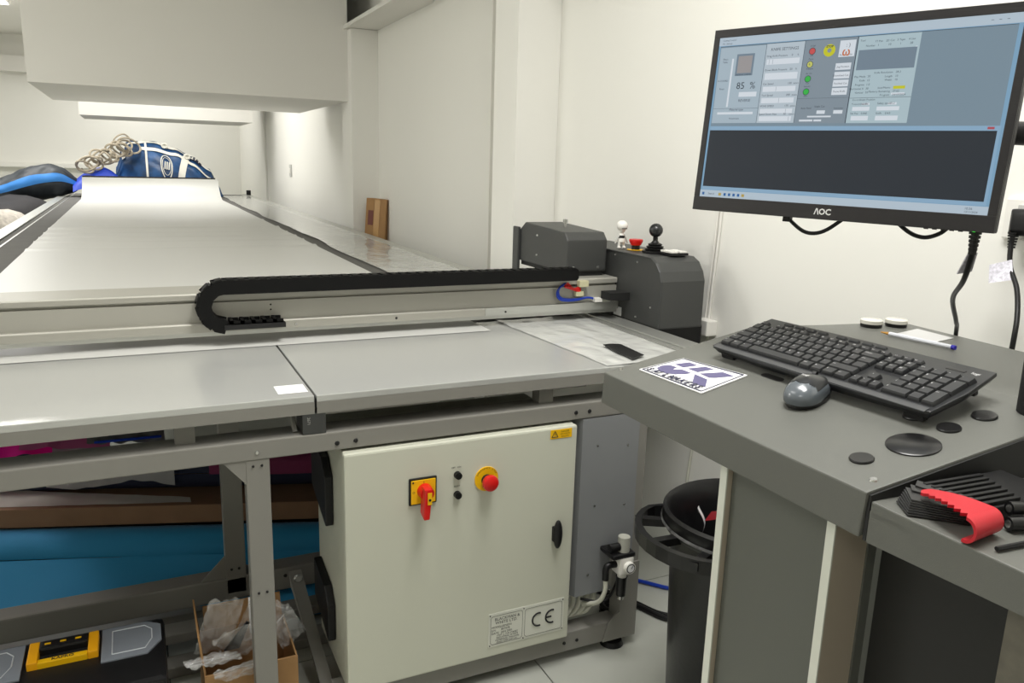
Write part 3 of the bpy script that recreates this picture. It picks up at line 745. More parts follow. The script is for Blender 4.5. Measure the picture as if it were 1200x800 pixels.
# ------------------------------------------------------------------ keyboard
u = Vector((.0142, -.9999, .0072)).normalized(); v = Vector((.9562, .0157, .2923)); v = (v - u * v.dot(u)).normalized(); n = u.cross(v)
kbR = Matrix((u, v, n)).transposed()
KB = thing('keyboard', 'black full-size keyboard with white lettering on the grey desk', 'keyboard', (1.0141, 0.8929, 1.0456), kbR.to_euler())
W2, H2 = 0.2245, 0.0745
kb = MB()
outl = [(-W2 + .004, -H2 + .004), (-W2 * .5, -H2 - .0015), (0, -H2 - .003), (W2 * .5, -H2 - .0015), (W2 - .004, -H2 + .004), (W2 + 0.001, 0), (W2 - .006, H2 - .002), (0, H2), (-W2 + .006, H2 - .002), (-W2 - 0.001, 0)]
lo = [(x * 0.965, y * 0.93) for x, y in outl]
kb.add([(x, y, -0.004) for x, y in outl] + [(x, y, -0.009) for x, y in outl] + [(x, y, -0.019) for x, y in lo],
       [tuple(range(10)), tuple(range(20, 30))[::-1]] + [(i, i + 10, (i + 1) % 10 + 10, (i + 1) % 10) for i in range(10)] + [(i + 10, i + 20, (i + 1) % 10 + 20, (i + 1) % 10 + 10) for i in range(10)])
kb.build('case', kb_m, KB, local=True, bevel=0.0015)
B(-W2 + .01, W2 - .01, -H2 - 0.0005, -H2 + 0.0125, -0.0045, -0.0028).build('palm_lip', pbr('lip_grey', (70, 71, 73), .3), KB, local=True, bevel=0.001)
for s in (-1, 1):
    MB().box(s * 0.19 - 0.012, s * 0.19 + 0.012, 0.045, 0.055, -0.036, -0.018).build('foot', kb_m, KB, local=True, bevel=0.002)
    MB().box(s * 0.19 - 0.015, s * 0.19 + 0.015, -0.066, -0.056, -0.0265, -0.018).build('rubber_foot', dark_m, KB, local=True)
B(0.155, 0.185, 0.050, 0.056, -0.0045, -0.0035).build('battery_mark', gloss_black_m, KB, local=True, bevel=0.0004)
MB().text('logi', 0.009, (0.193, 0.052, -0.0038), (1, 0, 0), (0, 1, 0)).build('logo', legend_m, KB, local=True)
P_ = 0.0187
key_cache = {}
leg_mb = MB()
def key(x0, x1, y0, y1, txt=None, h=0.0065):
    w, d = round(x1 - x0 - 0.0022, 4), round(y1 - y0 - 0.0022, 4)
    k = (w, d, h)
    if k not in key_cache:
        a, b = w / 2, d / 2; c = 0.0018
        m = MB().add([(-a, -b, 0), (a, -b, 0), (a, b, 0), (-a, b, 0), (-a + c * .4, -b + c * .4, h * .6), (a - c * .4, -b + c * .4, h * .6), (a - c * .4, b - c * .4, h * .6), (-a + c * .4, b - c * .4, h * .6),
                      (-a + c, -b + c, h), (a - c, -b + c, h), (a - c, b - c, h + .0006), (-a + c, b - c, h + .0006)],
                     [(0, 1, 5, 4), (1, 2, 6, 5), (2, 3, 7, 6), (3, 0, 4, 7), (4, 5, 9, 8), (5, 6, 10, 9), (6, 7, 11, 10), (7, 4, 8, 11), (8, 9, 10, 11)])
        key_cache[k] = m.mesh('key', key_m)
    o = bpy.data.objects.new('key', key_cache[k]); COL.objects.link(o); o.parent = KB
    o.location = ((x0 + x1) / 2, (y0 + y1) / 2, -0.0042)
    if txt:
        leg_mb.text(txt, 0.0048 if len(txt) < 3 else 0.0034, (x0 + 0.0038, y1 - 0.0085, -0.0042 + h + 0.0009), (1, 0, 0), (0, 1, 0))
x00 = -0.2135; yb = -0.0585
rows = [
    (0, [(1.25, 'ctrl'), (1.25, 'start'), (1.25, 'alt'), (6.25, None), (1.25, 'alt gr'), (1.25, 'fn'), (1.25, '='), (1.25, 'ctrl')]),
    (1, [(1.25, 'shift'), (1, '\\')] + [(1, c) for c in 'ZXCVBNM,./'] + [(2.75, 'shift')]),
    (2, [(1.75, 'caps')] + [(1, c) for c in "ASDFGHJKL;'#"] + [(1.25, None)]),
    (3, [(1.5, 'tab')] + [(1, c) for c in 'QWERTYUIOP[]'] + [(1.5, 'enter')]),
    (4, [(1, '`')] + [(1, c) for c in '1234567890-='] + [(2, 'backspace')]),
]
for r, ks in rows:
    x = x00
    for w, t in ks:
        key(x, x + w * P_, yb + r * P_, yb + (r + 1) * P_, t); x += w * P_
yf = yb + 5 * P_ + 0.003
x = x00
key(x, x + P_, yf, yf + 0.0125, 'esc', 0.005); x += P_ * 2
for g in range(3):
    for k in range(4):
        key(x, x + P_, yf, yf + 0.0125, 'F%d' % (g * 4 + k + 1), 0.005); x += P_
    x += P_ * 0.5
xn = x00 + 15 * P_ + 0.0055
for k, t in enumerate(('prt', 'scr', 'brk')): key(xn + k * P_ * .93, xn + (k + 1) * P_ * .93, yf, yf + 0.0125, t, 0.005)
for r, ts in ((4, ('ins', 'home', 'pg')), (3, ('del', 'end', 'pg'))):
    for k, t in enumerate(ts): key(xn + k * P_ * .93, xn + (k + 1) * P_ * .93, yb + r * P_, yb + (r + 1) * P_, t)
for k, r in ((0, 0), (1, 0), (2, 0), (1, 1)): key(xn + k * P_ * .93, xn + (k + 1) * P_ * .93, yb + r * P_, yb + (r + 1) * P_, '^' if r else '<v>'[k])
xp = xn + 3 * P_ * .93 + 0.0055; pw = (0.2165 - xp) / 4
num = [(0, 4, 1, 1, 'num'), (1, 4, 1, 1, '/'), (2, 4, 1, 1, '*'), (3, 4, 1, 1, '-'), (0, 3, 1, 1, '7'), (1, 3, 1, 1, '8'), (2, 3, 1, 1, '9'), (3, 2, 1, 2, '+'),
       (0, 2, 1, 1, '4'), (1, 2, 1, 1, '5'), (2, 2, 1, 1, '6'), (0, 1, 1, 1, '1'), (1, 1, 1, 1, '2'), (2, 1, 1, 1, '3'), (3, 0, 1, 2, 'ent'), (0, 0, 2, 1, '0'), (2, 0, 1, 1, '.')]
for c, r, w, h, t in num: key(xp + c * pw, xp + (c + w) * pw, yb + r * P_, yb + (r + h) * P_, t)
x = -0.175
for k in range(8):
    key(x, x + 0.022, 0.0575, 0.0665, None, 0.003); x += 0.0265 if k != 3 else 0.04
leg_mb.build('key_lettering', legend_m, KB, local=True, kind='stuff')

# ------------------------------------------------------------------ mouse
MS = thing('mouse', 'small black wireless mouse with glossy grey rear in front of keyboard', 'mouse', (0.922, 0.856, dz(0.922) + 0.0025), (0, -math.atan(SL), math.radians(22)))
def mouse_pt(ph, t):
    s = (1 - t ** 2.6) ** 0.55 if t < 1 else 0.0
    c_, s_ = math.cos(ph), math.sin(ph)
    X = 0.0495 * s * math.copysign(abs(c_) ** 0.82, c_); Y = 0.0300 * s * math.copysign(abs(s_) ** 0.82, s_) * (1 - 0.06 * math.exp(-(X / 0.02) ** 2))
    return (X - 0.004 * t, Y, 0.007 + 0.031 * t * (1 - 0.22 * max(0, X) / 0.05))
def mouse_faces(dark):
    m = MB(); N, K = 48, 20; off = 0.0006 if dark else 0.0
    for j in range(K):
        for i in range(N):
            q4 = [mouse_pt(2 * PI * (i + a) / N, (j + b) / K) for a, b in ((0, 0), (1, 0), (1, 1), (0, 1))]
            cx = sum(p[0] for p in q4) / 4; cy = sum(p[1] for p in q4) / 4
            if (cx > -0.024 + 8 * cy * cy and abs(cy) < 0.0245 and cx < 0.044) == dark: m.add([(p[0], p[1], p[2] + off) for p in q4], [(0, 1, 2, 3)])
    return m
mouse_faces(False).build('body', mousegrey_m, MS, local=True, smooth=True)
mouse_faces(True).build('top_cover', mouse_m, MS, local=True, smooth=True)
MB().lathe([(0, 0), (0.97, 0), (1.0, 0.004), (0.995, 0.0075)], (0, 0, 0), 40).xf(Matrix.Diagonal((0.0495, 0.0300, 1, 1))).build('base', gloss_black_m, MS, local=True, smooth=True)
MB().cyl((0.024, -0.003, 0.0275), (0.024, 0.003, 0.0275), 0.0075, 18).build('wheel', black_m, MS, local=True, smooth=True)
MB().text('logi', 0.008, (-0.008, 0.008, 0.0400), (0, -1, 0), (1, 0, 0.0)).build('logo', legend_m, MS, local=True)

# ------------------------------------------------------------------ card with logo
ct = [Vector((0.9056, 1.1435, 0)), Vector((0.9253, 0.9939, 0)), Vector((0.8233, 0.9863, 0)), Vector((0.8169, 1.1565, 0))]
CD = thing('logo_card', 'white printed card with purple letter emblem at left of the desk', 'card', (0.868, 1.07, dz(0.868)))
def cq(a, b, off=0.0):
    p = ct[0] * (1 - a) * (1 - b) + ct[1] * a * (1 - b) + ct[2] * a * b + ct[3] * (1 - a) * b
    return Vector((p.x - SL * off, p.y, dz(p.x) + off))
m = MB(); m.hexa([cq(0, 1, .0006), cq(1, 1, .0006), cq(1, 0, .0006), cq(0, 0, .0006), cq(0, 1, .0026), cq(1, 1, .0026), cq(1, 0, .0026), cq(0, 0, .0026)])
m.build('card', paper_m, CD)
m = MB()
for poly in ([(0.123, 0.367), (0.187, 0.114), (0.348, 0.152), (0.289, 0.39)],
             [(0.107, 0.46), (0.067, 0.587), (0.096, 0.726), (0.214, 0.814), (0.314, 0.805), (0.403, 0.732), (0.479, 0.614), (0.496, 0.499), (0.33, 0.477), (0.294, 0.539), (0.262, 0.58), (0.248, 0.538), (0.235, 0.45)],
             [(0.345, 0.383), (0.446, 0.117), (0.587, 0.123), (0.527, 0.406)],
             [(0.572, 0.43), (0.733, 0.138), (0.919, 0.168), (0.803, 0.412), (0.75, 0.471)],
             [(0.548, 0.498), (0.775, 0.544), (0.92, 0.80), (0.736, 0.82)]):
    m.add([cq(a, b, .0030) for a, b in poly], [tuple(range(len(poly)))])
m.build('emblem', logo_m, CD)
m = MB()
for a, b in (((.03, .04), (.97, .04)), ((.97, .04), (.97, .96)), ((.97, .96), (.03, .96)), ((.03, .96), (.03, .04))):
    wa = 0.016 if a[1] == b[1] else 0.0
    wb = 0.0 if wa else 0.008
    m.add([cq(a[0] - wb, a[1] - wa, .0034), cq(b[0] - wb, b[1] - wa, .0034), cq(b[0] + wb, b[1] + wa, .0034), cq(a[0] + wb, a[1] + wa, .0034)], [(0, 1, 2, 3)])
uu = (cq(.95, .93) - cq(.05, .93)).normalized(); vv = (cq(.5, .5) - cq(.5, .9)).normalized()
for k, c in enumerate('SAILMAKERS'):
    m.text(c, 0.0170, cq(0.070 + 0.086 * k, 0.925, .0042), uu, vv, 'LEFT', 0.2, 0.0010)
m.build('lettering', line_m, CD)

# ------------------------------------------------------------------ things at the back of the desk
ZB = ZR + 0.0003
for k, (x, y, lab) in enumerate(((1.352, 1.112, 'small round clear-topped tin with black base nearer the keyboard'), (1.408, 1.098, 'small round clear-topped tin with black base nearer the wall'))):
    t = thing('round_tin', lab, 'tin', (x, y, ZB), group=None)
    MB().lathe([(0, 0), (0.020, 0), (0.021, 0.002), (0.021, 0.007), (0, 0.007)], (x, y, ZB), 26).build('base', gloss_black_m, t, smooth=True)
    MB().lathe([(0.0215, 0.0072), (0.0215, 0.014), (0.019, 0.016), (0, 0.0165)], (x, y, ZB), 26).build('lid', pbr('lid_pale%d' % k, (214, 212, 202), 0.2), t, smooth=True)
sp = MB().prism([(1.333, 1.04), (1.325, 0.956), (1.416, 0.973), (1.427, 1.062)], ZB, ZB + 0.0008, 'z').build('paper_slip', pbr('slip_grey', (196, 196, 196), .3))
tag(sp, 'thin pale grey slip lying behind the pen at back of the desk', 'slip')
PN = thing('ballpoint_pen', 'clear ballpoint pen with blue end cap at back of the desk', 'pen', (1.31, 0.97, ZB))
pa, pb = Vector((1.303, 1.047, ZB + 0.005)), Vector((1.316, 0.905, ZB + 0.005)); pd = (pb - pa).normalized()
MB().cyl(pa + pd * 0.018, pb, 0.004, 8).build('barrel', pbr('pen_barrel', (226, 228, 236), 0.1, spec=0.8), PN, smooth=True)
MB().cyl(pa, pa + pd * 0.018, 0.0012, 8, 0.0035).build('tip', bronze_m, PN, smooth=True)
MB().cyl(pb - pd * 0.001, pb + pd * 0.006, 0.0043, 10).build('end_cap', pbr('cap_blue', (40, 30, 170), .3), PN, smooth=True)

# ------------------------------------------------------------------ black blade set with red clip on the side shelf
ZS = 0.9525
BL = thing('blade_set', 'fan of black ribbed blades held by a red toothed clip on side shelf', 'blade set', (0.86, 0.56, ZS))
for k in range(9):
    an = math.radians(138 - (k * 1.5 if k < 7 else 11 + (k - 6) * 12)); d = Vector((math.cos(an), math.sin(an), 0)); qd = Vector((-d.y, d.x, 0))
    A_ = Vector((0.838, 0.524, ZS + 0.001 + k * 0.0024)); L = 0.074 - 0.001 * k; w = 0.021 if k < 7 else 0.010
    pts = [A_ - qd * w, A_ + d * L - qd * w * 0.9, A_ + d * (L - .006) + qd * w * 0.9, A_ + qd * w]
    MB().hexa(pts + [p + Vector((0, 0, 0.0019)) for p in pts]).build('blade', pbr('blade_dark%d' % k, (44 + 3 * (k % 3),) * 3, .4), BL, bevel=0.0003)
def br(s, t, z): return Vector((0.826 + 0.145 * s, 0.584 - 0.076 * t - 0.006 * s, ZS + z))
bodyp = MB().hexa([br(0, 0, 0.001), br(0, 1, 0.001), br(1, 1, 0.001), br(1, 0, 0.001), br(0, 0, 0.020), br(0, 1, 0.018), br(1, 1, 0.018), br(1, 0, 0.020)])
bodyp.build('rib_body', black_m, BL, bevel=0.002)
for k in range(7):
    t = 0.04 + 0.14 * k
    MB().hexa([br(0.02, t, .017), br(0.02, t + .07, .017), br(0.70 - 0.03 * k, t + .07, .017), br(0.70 - 0.03 * k, t, .017),
               br(0.02, t, .0235), br(0.02, t + .07, .0235), br(0.70 - 0.03 * k, t + .07, .0225), br(0.70 - 0.03 * k, t, .0225)]).build('rib', black_m, BL, bevel=0.0008)
cl = MB(); n_ = 16
def clp(s, e):      # s along the band, e across it (toothed edge at e = 0)
    l = Vector((0.793, 0.560, 0)) * (1 - s) + Vector((0.772, 0.486, 0)) * s; r_ = Vector((0.811, 0.562, 0)) * (1 - s) + Vector((0.826, 0.492, 0)) * s
    return l * (1 - e) + r_ * e + Vector((0, 0, ZS + 0.030 + 0.003 * math.sin(s * PI) - 0.004 * (1 - s)))
top = [clp(i / n_, (0.0 if i < 2 else (0.16 if i % 2 else 0.0))) for i in range(n_ + 1)]
bot_ = [clp(i / n_, 1.0) for i in range(n_ + 1)]
top[0] = clp(0, 0.35); bot_[0] = clp(0, 0.65)
for i in range(n_):
    a, b, c, d = top[i], top[i + 1], bot_[i + 1], bot_[i]
    cl.hexa([p - Vector((0, 0, 0.0035)) for p in (a, b, c, d)] + [a, b, c, d])
cl.build('clip', redrim_m, BL)
hk = MB(); e0, e1 = top[-1], bot_[-1]; dirn = Vector((-0.06, -1, 0)).normalized(); prev = None
for k in range(13):
    a = PI * 1.05 * k / 12
    off = dirn * (0.014 * math.sin(a)) + Vector((0, 0, -0.0145 + 0.0145 * math.cos(a)))
    off2 = dirn * (0.0105 * math.sin(a)) + Vector((0, 0, -0.0145 + 0.011 * math.cos(a)))
    cur = (e0 + off, e1 + off, e1 + off2, e0 + off2)
    if prev: hk.add(list(prev) + list(cur), [(0, 4, 5, 1), (1, 5, 6, 2), (2, 6, 7, 3), (3, 7, 4, 0)] + ([(4, 7, 6, 5)] if k == 12 else []))
    prev = cur
hk.build('clip_hook', redrim_m, BL, smooth=True)
# hex keys
hx = thing('hex_key_holder', 'black holder of round hex key tubes on the side shelf at right edge', 'tool', (0.87, 0.47, ZS))
for k, (p, q) in enumerate((((0.846, 0.486, ZS + .009), (0.95, 0.452, ZS + .009)), ((0.862, 0.497, ZS + .020), (0.96, 0.462, ZS + .020)))):
    MB().cyl(p, q, 0.0078, 16).build('tube', gloss_black_m, hx, smooth=True)
    d = (Vector(q) - Vector(p)).normalized()
    MB().cyl(Vector(p) - d * 0.0005, Vector(p) + d * 0.001, 0.0045, 12).build('tube_end', steel_m, hx)
hr2 = MB().tube([(0.787, 0.459, ZS + .0035), (0.87, 0.452, ZS + .0035), (0.93, 0.448, ZS + .0035)], 0.0028, 6).build('hex_key', black_m)
tag(hr2, 'thin black hex key lying on the shelf in front of the tubes', 'tool')
# black brush at the right edge of the desk
bh = thing('black_pouch', 'upright black soft pouch standing at the right end of desk', 'pouch', (1.085, 0.612, dz(1.085)))
def pouch(q, w):
    a = 2 * PI * q; r = 0.030 + 0.012 * w
    return (1.088 + r * 0.6 * math.cos(a), 0.614 + r * math.sin(a) * 0.85 - 0.01 * w, dz(1.088 + r * 0.6 * math.cos(a)) + 0.0008 + 0.085 * w + 0.003 * nz(q * 6, w * 5, 0))
MB().grid(pouch, 28, 10).build('pouch', pbr('pouch_black', (20, 20, 21), .85, bump=.5, bscale=300), bh, smooth=True)
MB().add([pouch(k / 28, 1) for k in range(28)], [tuple(range(28))]).build('opening', dark_m, bh)

# ------------------------------------------------------------------ monitor
mu = Vector((.3386, -.9409, -.0118)).normalized(); mv = Vector((.0786, .0158, .9968)); mv = (mv - mu * mv.dot(mu)).normalized(); mn = mu.cross(mv)
if mn.x > 0: mn = -mn
MR = Matrix((mu, mv, mu.cross(mv))).transposed()
MO = thing('monitor', 'black flat computer monitor showing cutting software above the desk', 'monitor', (1.0415, 0.9677, 1.4166), MR.to_euler())
sgn = 1 if mu.cross(mv).x < 0 else -1     # local +z faces the operator when sgn is 1
def L(x, y, z): return (x, y, z * sgn)
def mbox(x0, x1, y0, y1, z0, z1): return MB().hexa([L(x0, y0, z0), L(x1, y0, z0), L(x1, y1, z0), L(x0, y1, z0), L(x0, y0, z1), L(x1, y0, z1), L(x1, y1, z1), L(x0, y1, z1)])
bez = pbr('bezel_black', (30, 28, 30), 0.38, bump=0.15, bscale=300, stretch=(0.1, 1, 1))
SX0, SX1, SY0, SY1 = -0.2390, 0.2375, -0.1345, 0.1450
mbox(-0.25, 0.25, -0.159, 0.159, -0.022, -0.0015).build('back_shell', black_m, MO, local=True, bevel=0.004)
mbox(-0.13, 0.13, -0.10, 0.10, -0.05, -0.022).build('back_bulge', black_m, MO, local=True, bevel=0.01)
for nm, a in (('bezel_bottom', (-0.25, 0.25, -0.159, SY0)), ('bezel_top', (-0.25, 0.25, SY1, 0.159)), ('bezel_side', (-0.25, SX0, SY0, SY1)), ('bezel_side', (SX1, 0.25, SY0, SY1))):
    mbox(*a, -0.0015, 0.001).build(nm, bez, MO, local=True, bevel=0.0008)
SE = 1.0
scr = mbox(SX0, SX1, SY0, SY1, -0.0015, -0.0006).build('screen', emit('ui_base', (150, 195, 228), 0.55 * SE), MO, local=True)
UI = {}
def ui(name, rgb, s=0.6): MATS['ui_' + name] = emit('ui_' + name, rgb, s * SE); return MATS['ui_' + name]
Z_ = [0]
def R_(mb, x0, y0, x1, y1, lay=1):   # rectangle on the screen
    z = -0.0006 + 0.00012 * lay
    return mb.add([L(x0, y0, z), L(x1, y0, z), L(x1, y1, z), L(x0, y1, z)], [(0, 1, 2, 3)])
def T_(mb, s, size, x, y, al='LEFT', lay=4, bold=0.0):
    mb2 = MB().text(s, size, (x, y, 0), (1, 0, 0), (0, 1, 0), al, 0, bold)
    return mb.add([L(p.x, p.y, -0.0006 + 0.00012 * lay) for p in mb2.v], mb2.f)
R_(MB(), SX0, .131, SX1, SY1).build('title_bar', ui('pale', (206, 224, 238)), scr, local=True)
R_(MB(), SX0, SY0, SX1, -.1222).build('taskbar', MATS['ui_pale'], scr, local=True)
R_(MB(), -.2352, -.0085, .2315, .1297).build('desktop_area', ui('mdi', (140, 163, 178)), scr, local=True)
R_(MB(), -.2352, -.1212, .2335, -.0085).build('window_frame', ui('frame', (158, 196, 226)), scr, local=True)
R_(MB(), -.2350, -.1155, .2295, -.0155, 2).build('drawing_area', ui('dark', (50, 58, 66), 0.5), scr, local=True)
R_(MB(), -.234, -.0030, -.1465, .1275, 2).build('progress_panel', ui('p1', (178, 196, 208), .7), scr, local=True)
R_(MB(), -.1455, -.0030, -.0775, .1285, 2).build('knife_panel', ui('p2', (194, 208, 218), .7), scr, local=True)
R_(MB(), -.0765, -.0040, .0095, .1290, 2).build('stop_panel', ui('p3', (150, 166, 178)), scr, local=True)
R_(MB(), .0110, -.0040, .1045, .1285, 2).build('tool_panel', ui('p4', (184, 206, 214), .7), scr, local=True)
ui('white', (226, 234, 242), 0.72)     # white fields, sliders, buttons
for x0, y0, x1, y1 in ((-.142, .094, -.083, .103), (-.142, .069, -.083, .080), (-.142, .049, -.083, .0575), (-.142, .030, -.083, .0385), (-.142, .013, -.083, .0205), (-.142, .000, -.083, .0080),
                       (-.225, .012, -.155, .016), (-.187, .042, -.153, .050), (-.209, .025, -.2055, .108),
                       (-.018, .0995, .0075, .125), (-.020, .0795, .005, .090), (-.020, .0660, .005, .0765), (-.020, .0535, .005, .0640), (-.020, .0405, .005, .0515),
                       (-.040, .0110, -.026, .0165), (-.012, .0110, .003, .0165), (-.055, .0055, -.015, .0080), (-.068, -.001, -.045, .002), (-.043, -.001, -.030, .002),
                       (.0985, .084, .1015, .109), (.018, .015, .045, .021), (.056, .015, .090, .021), (.018, .000, .045, .007), (.056, .000, .090, .007),
                       (.032, .0235, .044, .027), (.072, .0235, .085, .027), (.074, .0385, .094, .0415)):
    R_(MB(), x0, y0, x1, y1, 3).build('white_field', MATS['ui_white'], scr, local=True)
ui('grey', (132, 152, 168))
for x0, y0, x1, y1 in ((.0140, .0775, .1015, .1080), (-.200, .0780, -.166, .1150), (-.1375, .0945, -.1370, .1025), (-.131, .0945, -.1305, .1025), (-.110, .0305, -.1095, .038), (-.118, .0495, -.1175, .057), (-.095, .0135, -.0945, .020), (-.088, .0005, -.0875, .0075)):
    R_(MB(), x0, y0, x1, y1, 4).build('grey_field', MATS['ui_grey'], scr, local=True)
R_(MB(), -.1965, .0825, -.1695, .1115, 5).build('preview_picture', ui('rose', (176, 172, 172)), scr, local=True)
def ring(mb, x, y, r0, r1, lay=4, n=24):
    vs = []; z = -0.0006 + 0.00012 * lay
    for i in range(n):
        a = 2 * PI * i / n
        vs += [L(x + r0 * math.cos(a), y + r0 * math.sin(a), z), L(x + r1 * math.cos(a), y + r1 * math.sin(a), z)]
    return mb.add(vs, [(2 * i, 2 * i + 1, (2 * i + 3) % (2 * n), (2 * i + 2) % (2 * n)) for i in range(n)])
ring(ring(MB(), -.0628, .1115, 0, .0048), 0, 0, 0, 0).build('red_lamp', ui('red', (226, 90, 90)), scr, local=True)
ring(MB(), -.0637, .0906, 0, .0046).build('yellow_lamp', ui('lyellow', (222, 226, 120)), scr, local=True)
g2 = ring(MB(), -.0636, .0675, 0, .0046); ring(g2, -.0633, .0469, 0, .0046); g2.build('green_lamp', ui('green', (60, 205, 80)), scr, local=True)
ring(MB(), -.0341, .111, .0035, .0098).build('yellow_disc', ui('yellow', (226, 226, 40)), scr, local=True)
R_(MB(), .076, .0470, .0935, .0515, 5).build('yellow_field', MATS['ui_yellow'], scr, local=True)
o2 = T_(MB(), 'ω', 0.016, -.006, .1015, 'CENTER', 6, .0004); o2.build('orange_mark', ui('orange', (222, 120, 60)), scr, local=True)
k = MB()
for x, y, r in ((-.0628, .1115, .0048), (-.0637, .0906, .0046), (-.0636, .0675, .0046), (-.0633, .0469, .0046)): ring(k, x, y, r, r + .0009, 5)
T_(k, '85  %', 0.0165, -.1755, .0555, 'CENTER'); T_(k, 'REVERSE', 0.0062, -.1745, .0335, 'CENTER'); T_(k, 'KNIFE SETTINGS', 0.0068, -.1120, .1165, 'CENTER')
for y, a, b in ((.1065, 'Drag Knife Pressure', '0'), (.0835, 'Down Blade Pressure', '20'), (.0605, 'Cut Speed', '150'), (.0415, 'Tool Speed', '300'), (.0235, 'MOVE SPEED', '175'), (.0100, 'Speed Down Max', '30')):
    T_(k, a, 0.0046, -.143, y); T_(k, b, 0.0048, -.098, y); T_(k, 'mm/s' if y < .08 else '%', 0.0042, -.088, y)
T_(k, 'Material type', 0.0052, -.188, .0185, 'CENTER'); T_(k, 'Parameters', 0.0042, -.190, .0035, 'CENTER'); T_(k, 'R', 0.0045, -.0655, .089, 'LEFT', 6)
for y, s in ((.106, 'Sheet'), (.101, 'Table'), (.069, 'X-COORD'), (.055, 'Reset')): T_(k, s, 0.0044, -.222, y, 'CENTER')
T_(k, 'MATERIAL LOADED', 0.0034, -.183, .0785, 'CENTER', 6); T_(k, 'STOP', 0.0048, -.0341, .1155, 'CENTER', 6, .0002)
for y, s in ((.1185, 'STOP'), (.1035, 'Off'), (.0980, 'Pause'), (.0825, 'Resume'), (.0750, 'Air On'), (.0595, 'Cut'), (.0545, 'Vacuum'), (.0390, 'Start')): T_(k, s, 0.0036, -.063, y, 'CENTER')
for y, s in ((.083, 'Jog Position'), (.0695, 'Download Cut 1'), (.0570, 'Finished Cut'), (.0445, 'Pause Knife')): T_(k, s, 0.0042, -.0075, y, 'CENTER')
T_(k, 'Auto Feed', .0042, -.068, .019); T_(k, 'Single Cut', .0042, -.045, .0215); T_(k, 'Resolution', .0036, -.012, .0185)
T_(k, ': )', .0085, -.004, .115, 'CENTER'); T_(k, 'Remaining 0.0', .0036, -.006, .1015, 'CENTER')
for x, a, b in ((.043, '1T Pen', '1'), (.060, '2D Cut', '10'), (.076, '3 Tape', '1'), (.092, '4 Use', '28')): T_(k, a, .0042, x, .1185, 'CENTER'); T_(k, b, .0046, x, .1125, 'CENTER')
T_(k, 'Tool', .0042, .014, .121); T_(k, 'Number', .0042, .024, .1125)
for y, a, b in ((.0660, 'Play Mode', '20'), (.0600, 'Knife', '12'), (.0535, 'Program', '1.0'), (.0475, 'Horizontal X', '30'), (.0415, 'Vertical', '10')): T_(k, a, .0042, .031, y, 'RIGHT'); T_(k, b, .0046, .034, y)
for y, a, b in ((.0710, 'Knife Revolution', '28.3'), (.0650, 'Length', '10'), (.0595, 'Width', '10'), (.0480, 'Inch/Metric', 'Lock Y 0'), (.0425, 'Memory Remaining', '27.62'), (.0370, 'Program', '24/10/2024')): T_(k, a, .0042, .072, y, 'RIGHT'); T_(k, b, .0044, .076, y)
for x, y, s in ((.016, .0305, 'Co-ordinate Position'), (.016, .0240, 'Y-co-ordinate'), (.033, .0240, '0.786'), (.056, .0245, 'Safety speed'), (.073, .0245, '175.2'), (.016, .0095, 'Set Pos'), (.033, .0095, '0.000'), (.056, .0095, 'Knife'), (.070, .0095, '0.4.0')): T_(k, s, .0042, x, y)
for x0, y0, x1, y1 in ((-.2352, .1290, .2315, .1297), (.0110, .0345, .1045, .0350), (-.0765, .0360, .0095, .0363), (-.234, .0220, -.1465, .0224), (-.146, -.003, -.1455, .1285), (-.0772, -.003, -.0766, .129), (.0096, -.004, .0108, .129)): R_(k, x0, y0, x1, y1, 5)
for x0, x1 in ((.1655, .169), (.1755, .179), (.1855, .189)): R_(k, x0 + .03, .1372, x1 + .03, .1378, 5)
T_(k, 'Cutting Control', .0040, -.232, .1385); T_(k, 'File  Settings', .0038, -.232, .1330)
T_(k, '10:56', .0048, .2060, -.1280); T_(k, '13/11/2024', .0040, .2060, -.1325); T_(k, 'Search', .0048, -.222, -.1300)
k.build('screen_text', ui('ink', (70, 80, 92), 0.45), scr, local=True, kind='stuff')
ui('icon', (40, 110, 180))
for x in (-.234, -.190, -.181, -.172, -.163): R_(MB(), x, -.1310, x + .0045, -.1262, 4).build('taskbar_icon', MATS['ui_icon'], scr, local=True)
ui('folder', (205, 180, 90))
for x in (-.2005, -.1545): R_(MB(), x, -.1310, x + .0055, -.1262, 4).build('folder_icon', MATS['ui_folder'], scr, local=True)
R_(MB(), .2165, -.0135, .2255, -.0100, 4).build('close_button', ui('close', (200, 90, 100)), scr, local=True)
T_(MB(), 'AOC', 0.0145, -.0110, -.1515, 'LEFT', 14, .0005).build('brand_mark', legend_m, MO, local=True) if False else None
ab = MB().text('/\\OC', 0.0135, (0, 0, 0), (1, 0, 0), (0, 1, 0), 'CENTER', 0, 0.0004)
MB().add([L(p.x - .0031, p.y - .1510, 0.0012) for p in ab.v], ab.f).build('brand_mark', legend_m, MO, local=True)
mbox(0.2225, 0.2262, -0.1592, -0.1572, -0.001, 0.0008).build('power_light', emit('led', (60, 230, 60), 2.0), MO, local=True)
for k_ in range(5): mbox(0.155 + k_ * 0.012, 0.161 + k_ * 0.012, -0.1605, -0.159, -0.004, -0.0015).build('menu_button', black_m, MO, local=True)
for pts in ([(-.078, -.157), (-.066, -.168), (-.045, -.1805), (-.025, -.1825), (-.005, -.175), (.020, -.155)], [(.108, -.155), (.125, -.1665), (.140, -.1722), (.155, -.1722), (.172, -.164), (.185, -.150)]):
    MB().tube(bend([L(x, y, -0.030) for x, y in pts], 5), 0.0033, 8).build('cable_loop', black_m, MO, local=True, smooth=True)
mbox(-.083, -.070, -.167, -.150, -0.036, -0.024).build('cable_plug', black_m, MO, local=True, bevel=0.001)

